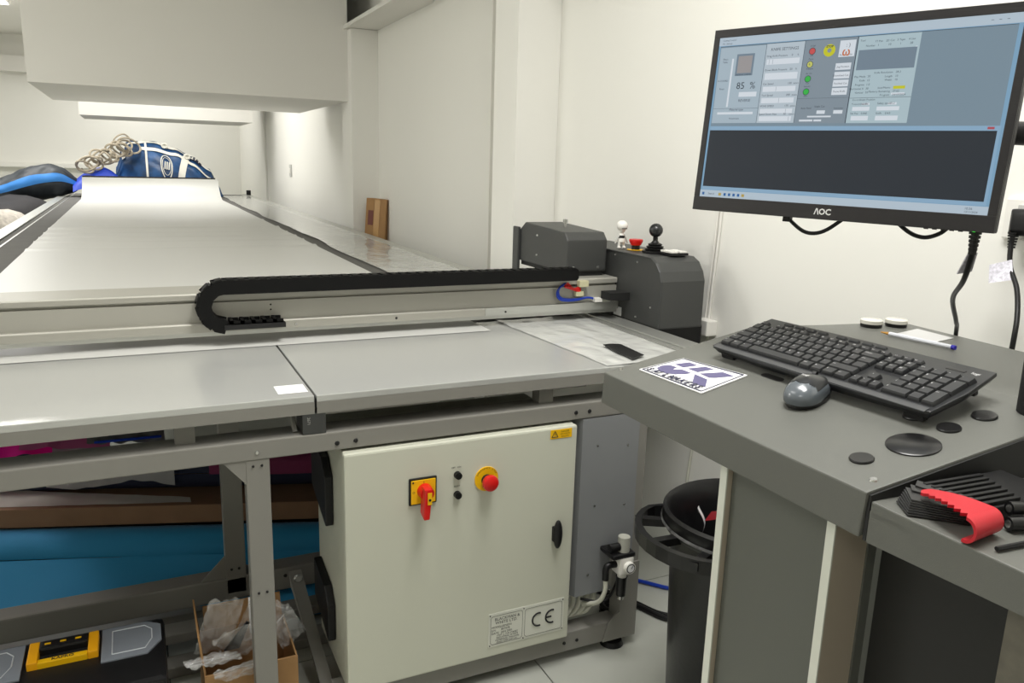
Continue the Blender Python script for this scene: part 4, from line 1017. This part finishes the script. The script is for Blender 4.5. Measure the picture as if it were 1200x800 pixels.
AR = thing('monitor_bracket', 'black folding bracket holding the monitor off the right wall', 'bracket', (XW, 0.98, 1.38))
bk = Vector((1.0415, .9677, 1.4166)) + (-mn if mn.x < 0 else mn) * 0.052
B(XW - 0.022, XW - 0.0005, 0.90, 1.02, 1.28, 1.44).build('wall_plate', black_m, AR, bevel=0.004)
MB().tube([(XW - 0.03, 0.97, 1.36), (1.50, 0.72, 1.375)], 0.021, 12).build('rear_link', black_m, AR, smooth=True)
MB().tube([(1.50, 0.72, 1.40), tuple(bk + Vector((0.045, 0.01, 0)))], 0.019, 12).build('front_link', black_m, AR, smooth=True)
MB().cyl((1.50, 0.72, 1.34), (1.50, 0.72, 1.425), 0.027, 16).build('joint', black_m, AR, smooth=True)
MB().cyl(bk + Vector((0.045, 0.01, -0.04)), bk + Vector((0.045, 0.01, 0.03)), 0.022, 14).build('joint', black_m, AR, smooth=True)

# ------------------------------------------------------------------ cables, socket and plugs by the wall
def tagged_cable(name, label, pts, r, tagq=None, strain=None):
    t = thing(name, label, 'cable', pts[-1])
    MB().tube(bend(pts, 7), r, 10).build('lead', black_m, t, smooth=True)
    if strain:
        p, d = Vector(strain[0]), Vector(strain[1]).normalized(); s = MB()
        for k in range(6): s.cyl(p + d * 0.006 * k, p + d * (0.006 * k + 0.004), 0.0085 - 0.0006 * k, 12)
        s.cyl(p, p + d * 0.034, 0.0055, 10).build('strain_relief', black_m, t)
    if tagq: MB().add(tagq, [(0, 1, 2, 3)]).build('paper_tag', tag_m, t)
    return t
mcb = Vector((1.0415, .9677, 1.4166)) + mu * 0.2235 + mv * (-0.158) - (mn if mn.x < 0 else -mn) * 0.012
c1 = [tuple(mcb), (1.125, 0.765, 1.222), (1.17, 0.803, 1.175), (1.30, 0.907, 1.123), (1.42, 0.977, 1.062), (1.51, 1.035, 1.019), (1.55, 1.06, 0.85)]
tagged_cable('monitor_lead', 'black lead hanging from the monitor with white label wrap', c1, 0.0042,
             None, (tuple(mcb), (0.02, 0.02, -1)))
tq = MB(); a_, b_ = Vector(c1[1]), Vector((1.155, 0.79, 1.192))
lwrap = MB().hexa([a_ + Vector((-.004, .004, .002)), a_ + Vector((.004, -.004, .002)), b_ + Vector((.004, -.004, 0)), b_ + Vector((-.006, .012, -.006)),
                   a_ + Vector((-.006, .001, .002)), a_ + Vector((.002, -.007, .002)), b_ + Vector((.002, -.007, 0)), b_ + Vector((-.008, .009, -.006))])
lwrap.build('paper_tag', tag_m, bpy.data.objects['monitor_lead'])
SK = thing('wall_socket', 'white double wall socket on right wall behind the monitor', 'socket', (XW, 1.05, 1.2))
B(XW - 0.012, XW - 0.0005, 0.975, 1.122, 1.205, 1.292).build('socket_plate', white_m, SK, bevel=0.003)
B(XW - 0.016, XW - 0.012, 1.078, 1.092, 1.255, 1.279).build('rocker_switch', MATS['switch_plate'], SK, bevel=0.001)
B(XW - 0.04, XW - 0.0005, 0.2, 0.965, 1.215, 1.30).build('trunking', white_m, SK, bevel=0.003)
PG = thing('wall_plug', 'large black three-pin plug in the wall socket with grey tag', 'plug', (1.71, 1.075, 1.2))
pgm = MB(); chamfer(pgm, -0.028, 0.028, -0.026, 0.026, 0.0, 0.042, 0.011)
pgm.xf(Matrix.Translation((XW - 0.0125, 1.062, 1.243)) @ Matrix.Rotation(-PI / 2, 4, 'Y'))
pgm.build('plug_body', black_m, PG, bevel=0.004, smooth=True)
c2 = [(1.705, 1.074, 1.222), (1.70, 1.072, 1.19), (1.69, 1.060, 1.15), (1.66, 1.020, 1.11), (1.62, 0.985, 1.06), (1.60, 0.972, 1.0), (1.60, 0.975, 0.85)]
MB().tube(bend(c2, 7), 0.0052, 10).build('lead', black_m, PG, smooth=True)
s = MB()
for k in range(6): s.cyl((1.705, 1.074, 1.222 - 0.006 * k), (1.705, 1.074, 1.218 - 0.006 * k), 0.011 - 0.0007 * k, 12)
s.build('strain_relief', black_m, PG)
MB().hexa([(1.69, 1.058, 1.165), (1.67, 1.093, 1.150), (1.662, 1.083, 1.112), (1.672, 1.038, 1.125), (1.6925, 1.0595, 1.165), (1.6725, 1.0945, 1.150), (1.6645, 1.0845, 1.112), (1.6745, 1.0395, 1.125)]).build('paper_tag', tag_m, PG)
c3 = [(1.74, 0.96, 1.16), (1.66, 0.94, 1.12), (1.62, 0.94, 1.05), (1.63, 0.955, 1.0), (1.66, 0.97, 0.9)]
t = MB().tube(bend(c3, 7), 0.005, 10).build('power_lead', black_m, smooth=True); tag(t, 'black power lead at far right curling down behind the desk', 'cable')
# white cables down the wall to a junction box
for k, dy in enumerate((0, 0.016)):
    pts = [(XW - 0.006, 2.062 + dy, 1.32), (XW - 0.006, 2.066 + dy, 1.20), (XW - 0.006, 2.070 + dy, 1.1), (XW - 0.006, 2.080 + dy, 0.95), (XW - 0.006, 2.085 + dy, 0.84)]
    t = MB().tube(bend(pts, 5), 0.0045, 8).build('wall_cable', white_m, smooth=True)
    tag(t, ('white cable running down the wall beside the gantry housing, %s of two' % ('right' if k == 0 else 'left')), 'cable')
JB = B(XW - 0.045, XW - 0.0005, 2.045, 2.115, 0.79, 0.842).build('junction_box', white_m, bevel=0.004)
tag(JB, 'small white junction box on the wall beside the charcoal housing', 'junction box')
t = MB().tube(bend([(XW - 0.008, 2.08, 0.79), (XW - 0.008, 2.09, 0.6), (XW - 0.008, 2.11, 0.4), (XW - 0.008, 2.13, 0.2), (XW - 0.008, 2.12, 0.05)], 5), 0.005, 8).build('wall_cable', MATS['pale_hose'], smooth=True)
tag(t, 'grey cable down the lower wall behind the black bin', 'cable')

# ------------------------------------------------------------------ waste bin and what is in it
BN = thing('waste_bin', 'large round black plastic bin with side handle beside the console', 'bin', (1.26, 1.31, 0.0))
bx_, by_ = 1.265, 1.315
MB().lathe([(0, 0.0), (0.150, 0.0), (0.156, 0.02), (0.176, 0.50), (0.192, 0.505), (0.197, 0.515), (0.197, 0.548), (0.190, 0.554), (0.183, 0.545), (0.172, 0.50), (0.150, 0.02), (0, 0.02)], (bx_, by_, 0), 48).build('body', binm, BN, smooth=True)
MB().lathe([(0.1975, 0.515), (0.201, 0.518), (0.1985, 0.524)], (bx_, by_, 0), 48).build('rim_edge', binedge_m, BN, smooth=True)
hp_ = []
for k in range(15):
    a = math.radians(128 + 98 * k / 14); r = 0.197 + 0.075 * math.sin(PI * (k / 14)) ** 0.55 + 0.004
    hp_.append((bx_ + r * math.cos(a), by_ + r * math.sin(a)))
hd = MB()
for (x0, y0), (x1, y1) in zip(hp_[:-1], hp_[1:]):
    dx, dy = bx_ - x0, by_ - y0; l = math.hypot(dx, dy); ex, ey = bx_ - x1, by_ - y1; l2 = math.hypot(ex, ey); w_ = 0.016
    A0, A1 = (x0, y0), (x0 + dx / l * w_, y0 + dy / l * w_); B0, B1 = (x1, y1), (x1 + ex / l2 * w_, y1 + ey / l2 * w_)
    hd.hexa([(*A0, .492), (*B0, .492), (*B1, .492), (*A1, .492), (*A0, .524), (*B0, .524), (*B1, .524), (*A1, .524)])
hd.build('handle', binm, BN, fix=True)
for a in (150, 177, 204):
    c_, s_ = math.cos(math.radians(a)), math.sin(math.radians(a))
    q = Vector((-s_, c_, 0)) * 0.010
    p0 = Vector((bx_ + 0.19 * c_, by_ + 0.19 * s_, 0.500)); p1 = Vector((bx_ + 0.262 * c_, by_ + 0.262 * s_, 0.500))
    MB().hexa([p0 - q, p1 - q, p1 + q, p0 + q] + [p + Vector((0, 0, .018)) for p in (p0 - q, p1 - q, p1 + q, p0 + q)]).build('handle_strut', binm, BN)
rs = MB().grid(lambda u, v: (1.255 + 0.05 * u + 0.03 * v, 1.475 - 0.055 * u + 0.012 * v - 0.01 * math.sin(u * 5), 0.47 + 0.045 * u + 0.015 * v), 8, 4).build('red_wrapper', pbr('dark_red', (120, 16, 26), .35), smooth=True)
rs.location += Vector((-0.005, -0.03, 0.0))
tag(rs, 'dark red scrap sticking up inside the black bin', 'wrapper')
ws = MB().grid(lambda u, v: (1.235 + 0.012 * u + 0.015 * math.sin(v * 4), 1.445 + 0.010 * u, 0.42 + 0.09 * v), 3, 10).build('white_strip', paper_m, smooth=True)
tag(ws, 'curled white paper strip inside the bin beside red scrap', 'paper strip')
def crump(c, r, sq, seed, mat, name, f=7):
    m = MB().ball((0, 0, 0), 1, 28); out = []
    for p in m.v:
        k = 1 + 0.35 * nz(p.x * f * .3 + seed, p.y * f * .3, p.z * f * .3) + 0.12 * nz(p.x * f + seed, p.y * f, p.z * f)
        out.append(Vector((c[0] + p.x * r * sq[0] * k, c[1] + p.y * r * sq[1] * k, c[2] + p.z * r * sq[2] * k)))
    m.v = out
    return m.build(name, mat, smooth=True)
t = crump((1.22, 1.27, 0.425), 0.065, (1.2, 1, .5), 3, pbr('pale_blue_plastic', (186, 192, 228), .35), 'blue_packet'); tag(t, 'crumpled pale blue packet near front rim inside the bin', 'packet')
t = crump((1.265, 1.315, 0.28), 0.10, (1.0, 1, .8), 12, MATS['pouch_black'], 'waste_bag'); tag(t, 'black waste filling the lower part of the bin', 'waste')
ck = MB()
for k in range(6): ck.ball((1.33 + 0.012 * k, 1.475 - 0.012 * k, 0.545 + 0.005 * (k % 2)), 0.009, 8)
t = ck.build('crumpled_foil', pbr('foil', (150, 150, 140), .25, .7)); tag(t, 'small crumpled foil scrap on the far rim of the bin', 'scrap')
# floor hoses and leads
t = MB().tube(bend([(1.30, 2.05, .008), (1.38, 1.985, .008), (1.43, 1.93, .008), (1.50, 1.85, .008), (1.60, 1.80, .008)], 6), 0.0065, 8).build('blue_hose', blue_m, smooth=True)
tag(t, 'blue air hose on the floor between table post and bin', 'hose')
for k, dy in enumerate((0, 0.025)):
    t = MB().tube(bend([(1.24, 2.0 + dy, .010), (1.30, 1.86 + dy, .010), (1.335, 1.80 + dy, .010), (1.37, 1.72 + dy, .010), (1.45, 1.65 + dy, .010)], 6), 0.008, 8).build('floor_lead', black_m, smooth=True)
    tag(t, 'black cable on the floor behind the table post, %s' % ('nearer the camera' if k == 0 else 'farther from the camera'), 'cable')
t = MB()
for k in range(3):
    t.tube([(1.245 + 0.045 * math.cos(a * PI / 10), 1.80 + 0.045 * math.sin(a * PI / 10), 0.012 + 0.014 * k) for a in range(21)], 0.0075, 8)
t = t.build('cable_coil', black_m, smooth=True); tag(t, 'coil of black cable on the floor beside the table foot', 'cable')
t = MB().tube(bend([(1.22, 1.95, .30), (1.30, 1.93, .20), (1.36, 1.92, .12), (1.33, 1.98, .05)], 6), 0.006, 8).build('white_hose', hose_m, smooth=True)
tag(t, 'short white hose curving out behind the table post', 'hose')

# ------------------------------------------------------------------ fabric and boxes under the table
def roll(name, label, p0, p1, r, mat, group=None, core=True):
    t = thing(name, label, 'fabric roll', (p0[0], p0[1], p0[2] - r))
    p0, p1 = Vector(p0), Vector(p1); d = (p1 - p0).normalized(); m = MB(); n = 40
    side = d.cross(Vector((0, 0, 1))).normalized(); up = side.cross(d)
    m.grid(lambda u, v: tuple(p0 + (p1 - p0) * u + (side * math.cos(2 * PI * v) + up * math.sin(2 * PI * v)) * (r * (1 + 0.02 * nz(u * 6, v * 3, r * 90)) + 0.004 * v)), 20, n)
    m.build('fabric', mat, t, smooth=True)
    MB().cyl(p0 - d * 0.01, p1 + d * 0.01, 0.03 if r > .04 else r * .5, 16).build('tube_core', card_m, t)
    return t
br_ = roll('blue_fabric_roll', 'thick roll of blue fabric lying under the table', (-1.0, 2.785, 0.165), (0.62, 2.27, 0.15), 0.062, teal_m)
MB().grid(lambda u, v: (-1.0 + 1.62 * u, 2.715 - 0.515 * u - 0.20 * v + 0.10 * v * u + 0.01 * nz(u * 9, v * 3, 1), 0.155 * (1 - v) ** 1.1 + 0.004), 40, 10).build('loose_sheet', teal_m, br_, smooth=True)
yaw = math.atan2(-0.515, 1.62)
def yawbox(cx, cy, L2, W, z0, z1):
    c, s = math.cos(yaw), math.sin(yaw); P = []
    for z in (z0, z1):
        for a, b in ((-L2, -W), (L2, -W), (L2, W), (-L2, W)): P.append((cx + a * c - b * s, cy + a * s + b * c, z))
    return MB().hexa(P)
t = yawbox(-0.10, 2.645, 0.86, 0.135, 0.229, 0.288).build('long_carton', brown_m, bevel=0.003); tag(t, 'long flat brown carton lying on top of the blue roll', 'carton')
cr = yawbox(-0.10, 2.82, 0.82, 0.10, 0.0, 0.228).build('support_crate', pbr('crate_dark', (40, 38, 40), .8)); tag(cr, 'dark crate on the floor behind the blue fabric roll', 'crate')
t = MB().grid(lambda u, v: (-0.80 + 0.90 * u, 2.745 - 0.288 * u + (0.17 - 0.13 * u) * v, 0.2895 + 0.016 * v * (1 - u) + 0.003 * abs(nz(u * 9, v * 3, 2))), 30, 8).build('white_film', pbr('pale_film', (196, 194, 184), .4), smooth=True)
tag(t, 'sheet of pale folded film lying on the long brown carton', 'film')
roll('navy_fabric_roll', 'dark navy fabric roll on the long brown carton', (-0.95, 2.94, 0.352), (0.62, 2.44, 0.352), 0.062, navy_m)
t = crump((-0.05, 2.88, 0.50), 0.12, (3.4, .7, .5), 5, navy_m, 'navy_fabric_heap', 3); tag(t, 'heap of dark navy fabric filling the space under the table', 'fabric')
def cloth(name, label, x0, x1, y0, y1, zf, mat, amp=0.01, f=6, nu=36, nv=14, cat='fabric'):
    def fy(u, v):
        if y1 != 1: return y0 + (y1 - y0) * v
        yr = 2.94 - 0.5 * (x0 + (x1 - x0) * u + 0.95) / 1.57          # axis of the navy roll
        return yr - 0.082 * min(1, v * 1.6) + 0.006 * nz(u * 8, v * 3, 5)
    t = MB().grid(lambda u, v: (x0 + (x1 - x0) * u, fy(u, v), zf(u, v) + amp * nz(u * f, v * f * .4, x0 * 7)), nu, nv).build(name, mat, smooth=True)
    return tag(t, label, cat)
cloth('grey_fabric', 'creased grey fabric draped over the navy roll', -0.30, 0.06, 0, 1, lambda u, v: (0.428, 0.405, 0.332 - 0.02 * u)[0] * max(0, 1 - 2 * v) + 0.408 * (1 - abs(2 * v - 1)) + (0.328 - .012 * math.sin(u * 7)) * max(0, 2 * v - 1), greycloth_m, 0.010, 9)
cloth('pink_fabric', 'folded maroon pink fabric behind the front leg', 0.16, 0.72, 0, 1, lambda u, v: 0.426 * max(0, 1 - 2 * v) + 0.408 * (1 - abs(2 * v - 1)) + 0.352 * max(0, 2 * v - 1), maroon_m, 0.005)
cloth('magenta_fabric', 'bright magenta fabric bulging above the left frame rail', -0.62, -0.26, 2.5, 2.72, lambda u, v: 0.49 + 0.04 * math.sin(v * 3) - .01 * u, pbr('bright_magenta', (255, 20, 170), .6), 0.012, 8)
cloth('pale_pink_fabric', 'pale pink fabric beside the bright magenta one', -0.34, -0.11, 2.5, 2.72, lambda u, v: 0.505 + 0.03 * math.sin(v * 3) - .02 * u, pink_m, 0.008, 8)
cloth('white_fabric', 'white and blue edged fabric above the rail near the pink', -0.17, 0.04, 2.5, 2.72, lambda u, v: 0.50 + 0.02 * math.sin(v * 3) - .02 * u, greycloth_m, 0.008, 8)
t = MB().tube([(-0.15, 2.49, 0.505), (-0.05, 2.50, 0.50), (0.03, 2.52, 0.492)], 0.004, 6).build('blue_edging', blue_m); tag(t, 'thin blue edging strip on the white fabric under the table', 'edging')
roll('maroon_fabric_roll', 'maroon fabric roll seen in the gap under the trays', (0.0, 2.66, 0.54), (0.7, 2.60, 0.535), 0.05, maroon_m)

# ------------------------------------------------------------------ tool box
TB = thing('tool_box', 'black plastic tool box with yellow handle on floor at lower left', 'tool box', (-0.22, 1.76, 0.0))
MB().box(-0.475, -0.004, 1.655, 1.90, 0.0, 0.165).build('tub', black_m, TB, bevel=0.012)
lid = MB().box(-0.48, 0.0, 1.65, 1.905, 0.166, 0.24).build('lid', black_m, TB, bevel=0.014)
for x0, x1, dr in ((-0.132, -0.008, 1), (-0.47, -0.285, -1)):
    pl = [(x0, 1.755), (x1 - 0.03, 1.755), (x1, 1.80), (x1, 1.865), (x1 - 0.03, 1.888), (x0, 1.888)] if dr > 0 else [(x0, 1.755), (x1, 1.755), (x1, 1.888), (x0, 1.888)]
    o = MB().prism(pl, 0.2395, 0.2445, 'z').build('clear_lid', pbr('smoky_clear' + str(dr), (128, 134, 142), .2, spec=.7), lid, bevel=0.001)
    q = [(x0 + 0.022, 1.775), (x1 - 0.035, 1.775), (x1 - 0.02, 1.81), (x1 - 0.02, 1.85), (x1 - 0.035, 1.87), (x0 + 0.022, 1.87)]
    m = MB()
    for a, b in zip(q, q[1:] + q[:1]): m.tube([(*a, .245), (*b, .245)], 0.0014, 4)
    m.build('lid_ridge', pbr('ridge' + str(dr), (190, 195, 200), .3), lid)
MB().box(-0.262, -0.15, 1.79, 1.85, 0.2395, 0.243).build('handle_recess', dark_m, lid)
oy_ = pbr('orange_yellow', (240, 170, 15), .4)
for x in (-0.275, -0.158): MB().box(x, x + 0.021, 1.785, 1.868, 0.236, 0.258).build('handle_arm', oy_, lid, bevel=0.003)
MB().box(-0.255, -0.158, 1.785, 1.801, 0.238, 0.254).build('handle_bar', yellow_m, lid, bevel=0.002)
MB().box(-0.255, -0.158, 1.83, 1.862, 0.238, 0.262).build('grip', black_m, lid, bevel=0.006)
MB().text('KAPRO', 0.0135, (-0.206, 1.7885, 0.2545), (1, 0, 0), (0, 1, 0), 'CENTER', 0, 0.0003).build('handle_lettering', ink_m, lid)
for x in (-0.238, -0.208, -0.178): MB().box(x - 0.006, x + 0.006, 1.842, 1.848, 0.2615, 0.2628).build('grip_mark', yellow_m, lid)
ltc = MB().box(-0.085, -0.045, 1.640, 1.65, 0.13, 0.20).box(-0.095, -0.035, 1.642, 1.65, 0.185, 0.20)
ltc.build('latch', steel_m, TB, bevel=0.002)

# ------------------------------------------------------------------ carton of plastic bags
CT = thing('cardboard_carton', 'small open cardboard carton stuffed with clear bags on the floor', 'carton', (0.18, 1.83, 0.0))
for nm, a in (('side', (0.075, 0.285, 1.73, 1.735)), ('side', (0.075, 0.285, 1.925, 1.93)), ('side', (0.075, 0.079, 1.735, 1.925)), ('side', (0.281, 0.285, 1.735, 1.925))):
    B(*a, 0.0, 0.165).build(nm, card_m, CT)
B(0.079, 0.281, 1.735, 1.925, 0.0, 0.008).build('bottom', card_m, CT)
MB().hexa([(0.075, 1.735, .165), (0.079, 1.735, .165), (0.079, 1.92, .165), (0.075, 1.92, .165), (0.066, 1.74, .262), (0.070, 1.74, .262), (0.070, 1.915, .262), (0.066, 1.915, .262)]).build('flap', card_m, CT)
MB().hexa([(0.09, 1.926, .165), (0.28, 1.926, .165), (0.28, 1.93, .165), (0.09, 1.93, .165), (0.09, 1.948, .218), (0.28, 1.948, .218), (0.28, 1.952, .218), (0.09, 1.952, .218)]).build('flap', card_m, CT)
def bagm(name, label, c, size, rot, seed, mat=None, cat='plastic bag'):
    m = MB(); nn = 22
    def f(u, v):
        x = (u - .5) * size[0]; z = (v - .5) * size[1]
        puff = math.sin(PI * u) * math.sin(PI * v) * size[2]
        return (x, puff * 0.5 + 0.012 * nz(u * 5 + seed, v * 5, 0) + 0.006 * nz(u * 14 + seed, v * 14, 3), z + 0.008 * nz(u * 4, seed, v * 4))
    m.grid(f, nn, nn)
    m.grid(lambda u, v: tuple(Vector(f(u, v)) * 1 + Vector((0, -math.sin(PI * u) * math.sin(PI * v) * size[2], 0))), nn, nn)
    m.tube([(-.5 * size[0], 0.002, .36 * size[1]), (-.2 * size[0], .3 * size[2], .38 * size[1]), (.2 * size[0], .3 * size[2], .38 * size[1]), (.5 * size[0], .002, .36 * size[1])], 0.0012, 4)
    m.xf(Matrix.Translation(c) @ Matrix.Rotation(rot[2], 4, 'Z') @ Matrix.Rotation(rot[1], 4, 'Y') @ Matrix.Rotation(rot[0], 4, 'X'))
    t = m.build(name, mat or pouch_m, smooth=True, fix=False)
    return tag(t, label, cat, None)
bagm('plastic_bag', 'clear zip bag standing tall at left of the carton', (0.118, 1.80, 0.245), (0.085, 0.15, .02), (0.2, 0.25, 0.2), 1)
bagm('plastic_bag', 'clear bag lying flat over the left rim of the carton', (0.095, 1.745, 0.195), (0.12, 0.05, .02), (1.2, 0.1, 0.1), 2)
bagm('plastic_bag', 'clear bag bunched in the middle of the carton', (0.17, 1.79, 0.20), (0.11, 0.11, .03), (0.5, -0.4, -0.2), 3)
bagm('plastic_bag', 'clear bag drooping over the front edge of the carton', (0.16, 1.725, 0.165), (0.13, 0.045, .02), (0.6, -0.1, 0.0), 4)
bagm('plastic_bag', 'clear bag leaning at right side of the carton', (0.272, 1.79, 0.205), (0.07, 0.12, .02), (0.3, -0.5, 0.3), 5)
bagm('plastic_bag', 'clear bag behind the front leg in the carton', (0.215, 1.83, 0.215), (0.10, 0.12, .03), (0.2, 0.4, 0.1), 6)
t = MB().prism([(0.125, 0.175), (0.16, 0.175), (0.185, 0.235), (0.18, 0.24)], 1.80, 1.806, 'y').build('black_offcut', black_m); tag(t, 'pointed black offcut among the clear bags', 'offcut')
for k in range(2):
    t = B(0.192 + k * 0.013, 0.201 + k * 0.013, 1.86, 1.864, 0.17, 0.268).build('white_strip', paper_m); tag(t, 'upright white strip among bags in the carton, %s of two' % ('left' if k == 0 else 'right'), 'strip')

# ------------------------------------------------------------------ far end of the table
# sail bag bundle with white webbing
SB = thing('sail_bag', 'large blue sail bag tied with white straps on far end of table', 'bag', (0.3, 11.05, 0.83))
def prof_h(u):     # top height along x
    ks = [(0, .84), (.03, 1.18), (.10, 1.45), (.18, 1.50), (.36, 1.49), (.55, 1.43), (.72, 1.33), (.88, 1.18), (.96, .98), (1.0, .84)]
    for (a, za), (b, zb) in zip(ks[:-1], ks[1:]):
        if u <= b: t_ = (u - a) / (b - a); t_ = t_ * t_ * (3 - 2 * t_); return za + (zb - za) * t_
    return .84
def sb(u, v, off=0.0):
    x = -0.19 + 1.26 * u
    h = prof_h(u) - .835
    a = PI * v
    w = 0.34 * math.sin(PI * min(max(u, .02), .98)) ** .4
    fold = 0.035 * nz(x * 5 + v * 4, v * 6, 2) + 0.03 * abs(nz(x * 4 + v * 11, v * 5 - x * 2, 7))
    y = 11.08 - math.cos(a) * (w + fold + off)
    z = .832 + (h + fold * .6 + off) * math.sin(a) ** .7
    return (x, y, z)
MB().grid(lambda u, v: sb(u, v), 110, 60).build('body', sail_m, SB, smooth=True)
def band(name, path, w, mat, n=24):
    m = MB(); L_ = []
    for (u0, v0, u1, v1) in path:
        pts = [(u0 + (u1 - u0) * i / n, v0 + (v1 - v0) * i / n) for i in range(n + 1)]
        du, dv = u1 - u0, (v1 - v0); ln = math.hypot(du * 1.26, dv * .8); pu, pv = -dv * .8 / ln, du * 1.26 / ln
        base = len(m.v); vs = []
        for a, b in pts:
            for s_ in (-1, 1): vs.append(sb(min(max(a + s_ * pu * w / 1.26, 0), 1), min(max(b + s_ * pv * w / .8, 0.01), .99), 0.012))
        m.add(vs, [(2 * i, 2 * i + 1, 2 * i + 3, 2 * i + 2) for i in range(n)])
    return m.build(name, mat, SB, smooth=True)
band('strap', [(0.10, .36, .30, .42), (.30, .42, .95, .36)], .022, strap_m)
band('strap', [(0.26, .30, .60, .30), (.60, .30, .93, .17)], .016, strap_m)
band('strap', [(0.30, .0, .30, .55)], .012, strap_m)
band('strap', [(0.58, .0, .66, .32)], .035, strap_m)
band('strap', [(0.66, .32, .70, .5)], .014, strap_m)
band('strap', [(0.10, .22, .10, .50)], .018, strap_m)
band('strap', [(0.55, .46, .93, .42), (0.90, .20, .96, .40)], .010, strap_m)
band('label', [(0.70, .36, .80, .33)], .03, navy_m)
band('badge', [(0.455, .13, .50, .13)], .06, sail_m)
bgm = MB()
def ringb(cu, cv, ru, rv, w):
    P1 = [sb(cu + ru * math.cos(t_), cv + rv * math.sin(t_), .018) for t_ in [2 * PI * i / 24 for i in range(25)]]
    bgm.tube(P1, w, 5)
ringb(.475, .16, .05, .095, .006); ringb(.475, .16, .038, .07, .003)
for du in (-.018, 0, .018): bgm.tube([sb(.475 + du, .13, .018), sb(.475 + du + .008, .19, .018)], .007, 5)
bgm.build('badge_print', strap_m, SB)
lt_ = MB()
for k_ in range(3): lt_.tube([sb(.715 + .03 * k_, .325, .02), sb(.725 + .03 * k_, .375, .02)], .006, 5)
lt_.build('label_print', strap_m, SB)
for (a, b) in ((.47, .37), (.67, .33)):
    c_ = sb(a, b, .03); mm = MB()
    for k_ in range(3): mm.tube([(c_[0] + .03 * math.cos(t_ + k_), c_[1] - .02 + .01 * k_, c_[2] + .025 * math.sin(t_)) for t_ in [2 * PI * i / 12 for i in range(13)]], .010, 6)
    mm.build('knot', strap_m, SB, smooth=True)
# rope coil
RC = MB(); random.seed(4)
for k in range(14):
    cx, cz, r_ = -0.47 + 0.037 * k + random.uniform(-.02, .02), 1.20 + 0.019 * k + random.uniform(-.03, .03), random.uniform(.07, .12)
    tl = random.uniform(-.6, .6)
    RC.tube([(cx + r_ * math.cos(t_), 10.72 + .04 * k * .2 + .03 * math.sin(t_ * 2 + k), cz + r_ * .75 * math.sin(t_ + tl)) for t_ in [2 * PI * i / 22 for i in range(23)]], .0125, 6)
RC.tube(bend([(-0.52, 10.8, 1.16), (-0.42, 10.78, 1.02), (-0.33, 10.76, .98)], 6), .009, 6)
RC.tube(bend([(-0.20, 10.85, 1.38), (-0.14, 10.85, 1.52), (-0.04, 10.88, 1.57), (0.04, 10.9, 1.50)], 6), .010, 6)
t = RC.build('rope_coil', rope_m, smooth=True); tag(t, 'tangled coil of grey rope on the royal blue cloth', 'rope')
def rc(u, v):
    x = -0.62 + 0.58 * u; h = 0.37 * (math.sin(PI * min(1, .12 + u * .85)) ** .6) * (0.75 + 0.3 * u)
    return (x, 10.62 + 0.42 * v, .8315 + h * math.sin(PI * (.06 + .88 * v)) ** .6 + 0.03 * nz(x * 5, v * 4, 1))
t = MB().grid(rc, 30, 16).build('royal_blue_cloth', royal_m, smooth=True); tag(t, 'royal blue folded cloth under the rope on the table end', 'cloth')
# striped charcoal bag on the left
HB = thing('striped_bag', 'charcoal fabric bag with sky blue stripe at left of the table', 'bag', (-1.2, 10.9, 0.72))
def hb(u, v, off=0.0):
    x = -2.5 + 1.92 * u
    top = 1.03 + 0.22 * (1 / (1 + math.exp(-(x + 1.12) * 9))) - .10 * math.exp(-((x + .58) / .10) ** 2) - 0.04 * math.exp(-((x + 1.45) / .2) ** 2) + 0.02 * nz(x * 3, 1, 1)
    bot = .68 + 0.12 * max(0, (x + 1.5)) 
    c_ = (top + bot) / 2; hh = (top - bot) / 2; a = 2 * PI * v
    fold = 0.03 * nz(x * 5, v * 9, 4) + 0.02 * abs(nz(x * 9, v * 14, 2))
    e = math.sin(PI * min(.995, max(.005, u))) ** .25
    return (x, 10.85 - (0.24 + fold + off) * math.cos(a) * e, c_ + (hh + fold + off) * math.sin(a) * e)
MB().grid(lambda u, v: hb(u, v), 90, 60).build('body', char_m, HB, smooth=True)
MB().grid(lambda u, v: hb(u * .995 + .003, .0 + .085 * v, .008), 50, 8).build('stripe', sky_m, HB, smooth=True)
nh = crump((-1.38, 9.5, 0.40), 0.42, (1.25, 1.4, .92), 21, net_m, 'netting_heap', 5); tag(nh, 'heap of pale netting beside the left edge of the table', 'netting')
nk = crump((-1.35, 10.55, 0.40), 0.42, (1.25, .9, .98), 31, MATS['crate_dark'], 'shadow_fill_heap', 3); tag(nk, 'added dark heap standing in for shadow under the striped bag', 'fabric')  # dark shape added to fill the black shadow below the bag
# cardboard box leaning in the recess
CB = thing('cardboard_box', 'narrow brown cardboard box with tape leaning against the wall pier', 'box', (1.66, 5.95, 0.0))
cbm = MB().box(-0.105, 0.105, -0.075, 0.075, 0, 1.10)
Mx = Matrix.Translation((1.625, 5.93, 0.0)) @ Matrix.Rotation(math.radians(4), 4, 'Y') @ Matrix.Rotation(math.radians(-35), 4, 'Z')
MB().box(-0.08, 0.08, -0.06, 0.06, 0.01, 1.06).xf(Mx).build('box_body', card_m, CB, bevel=0.004)
MB().box(-0.012, 0.03, -0.0625, -0.06, 0.30, 1.05).xf(Mx).build('tape', tape_m, CB)
MB().box(-0.06, -0.02, -0.0625, -0.0602, 0.86, 0.97).xf(Mx).build('printed_mark', pbr('dark_maroon', (110, 60, 50), .6), CB)
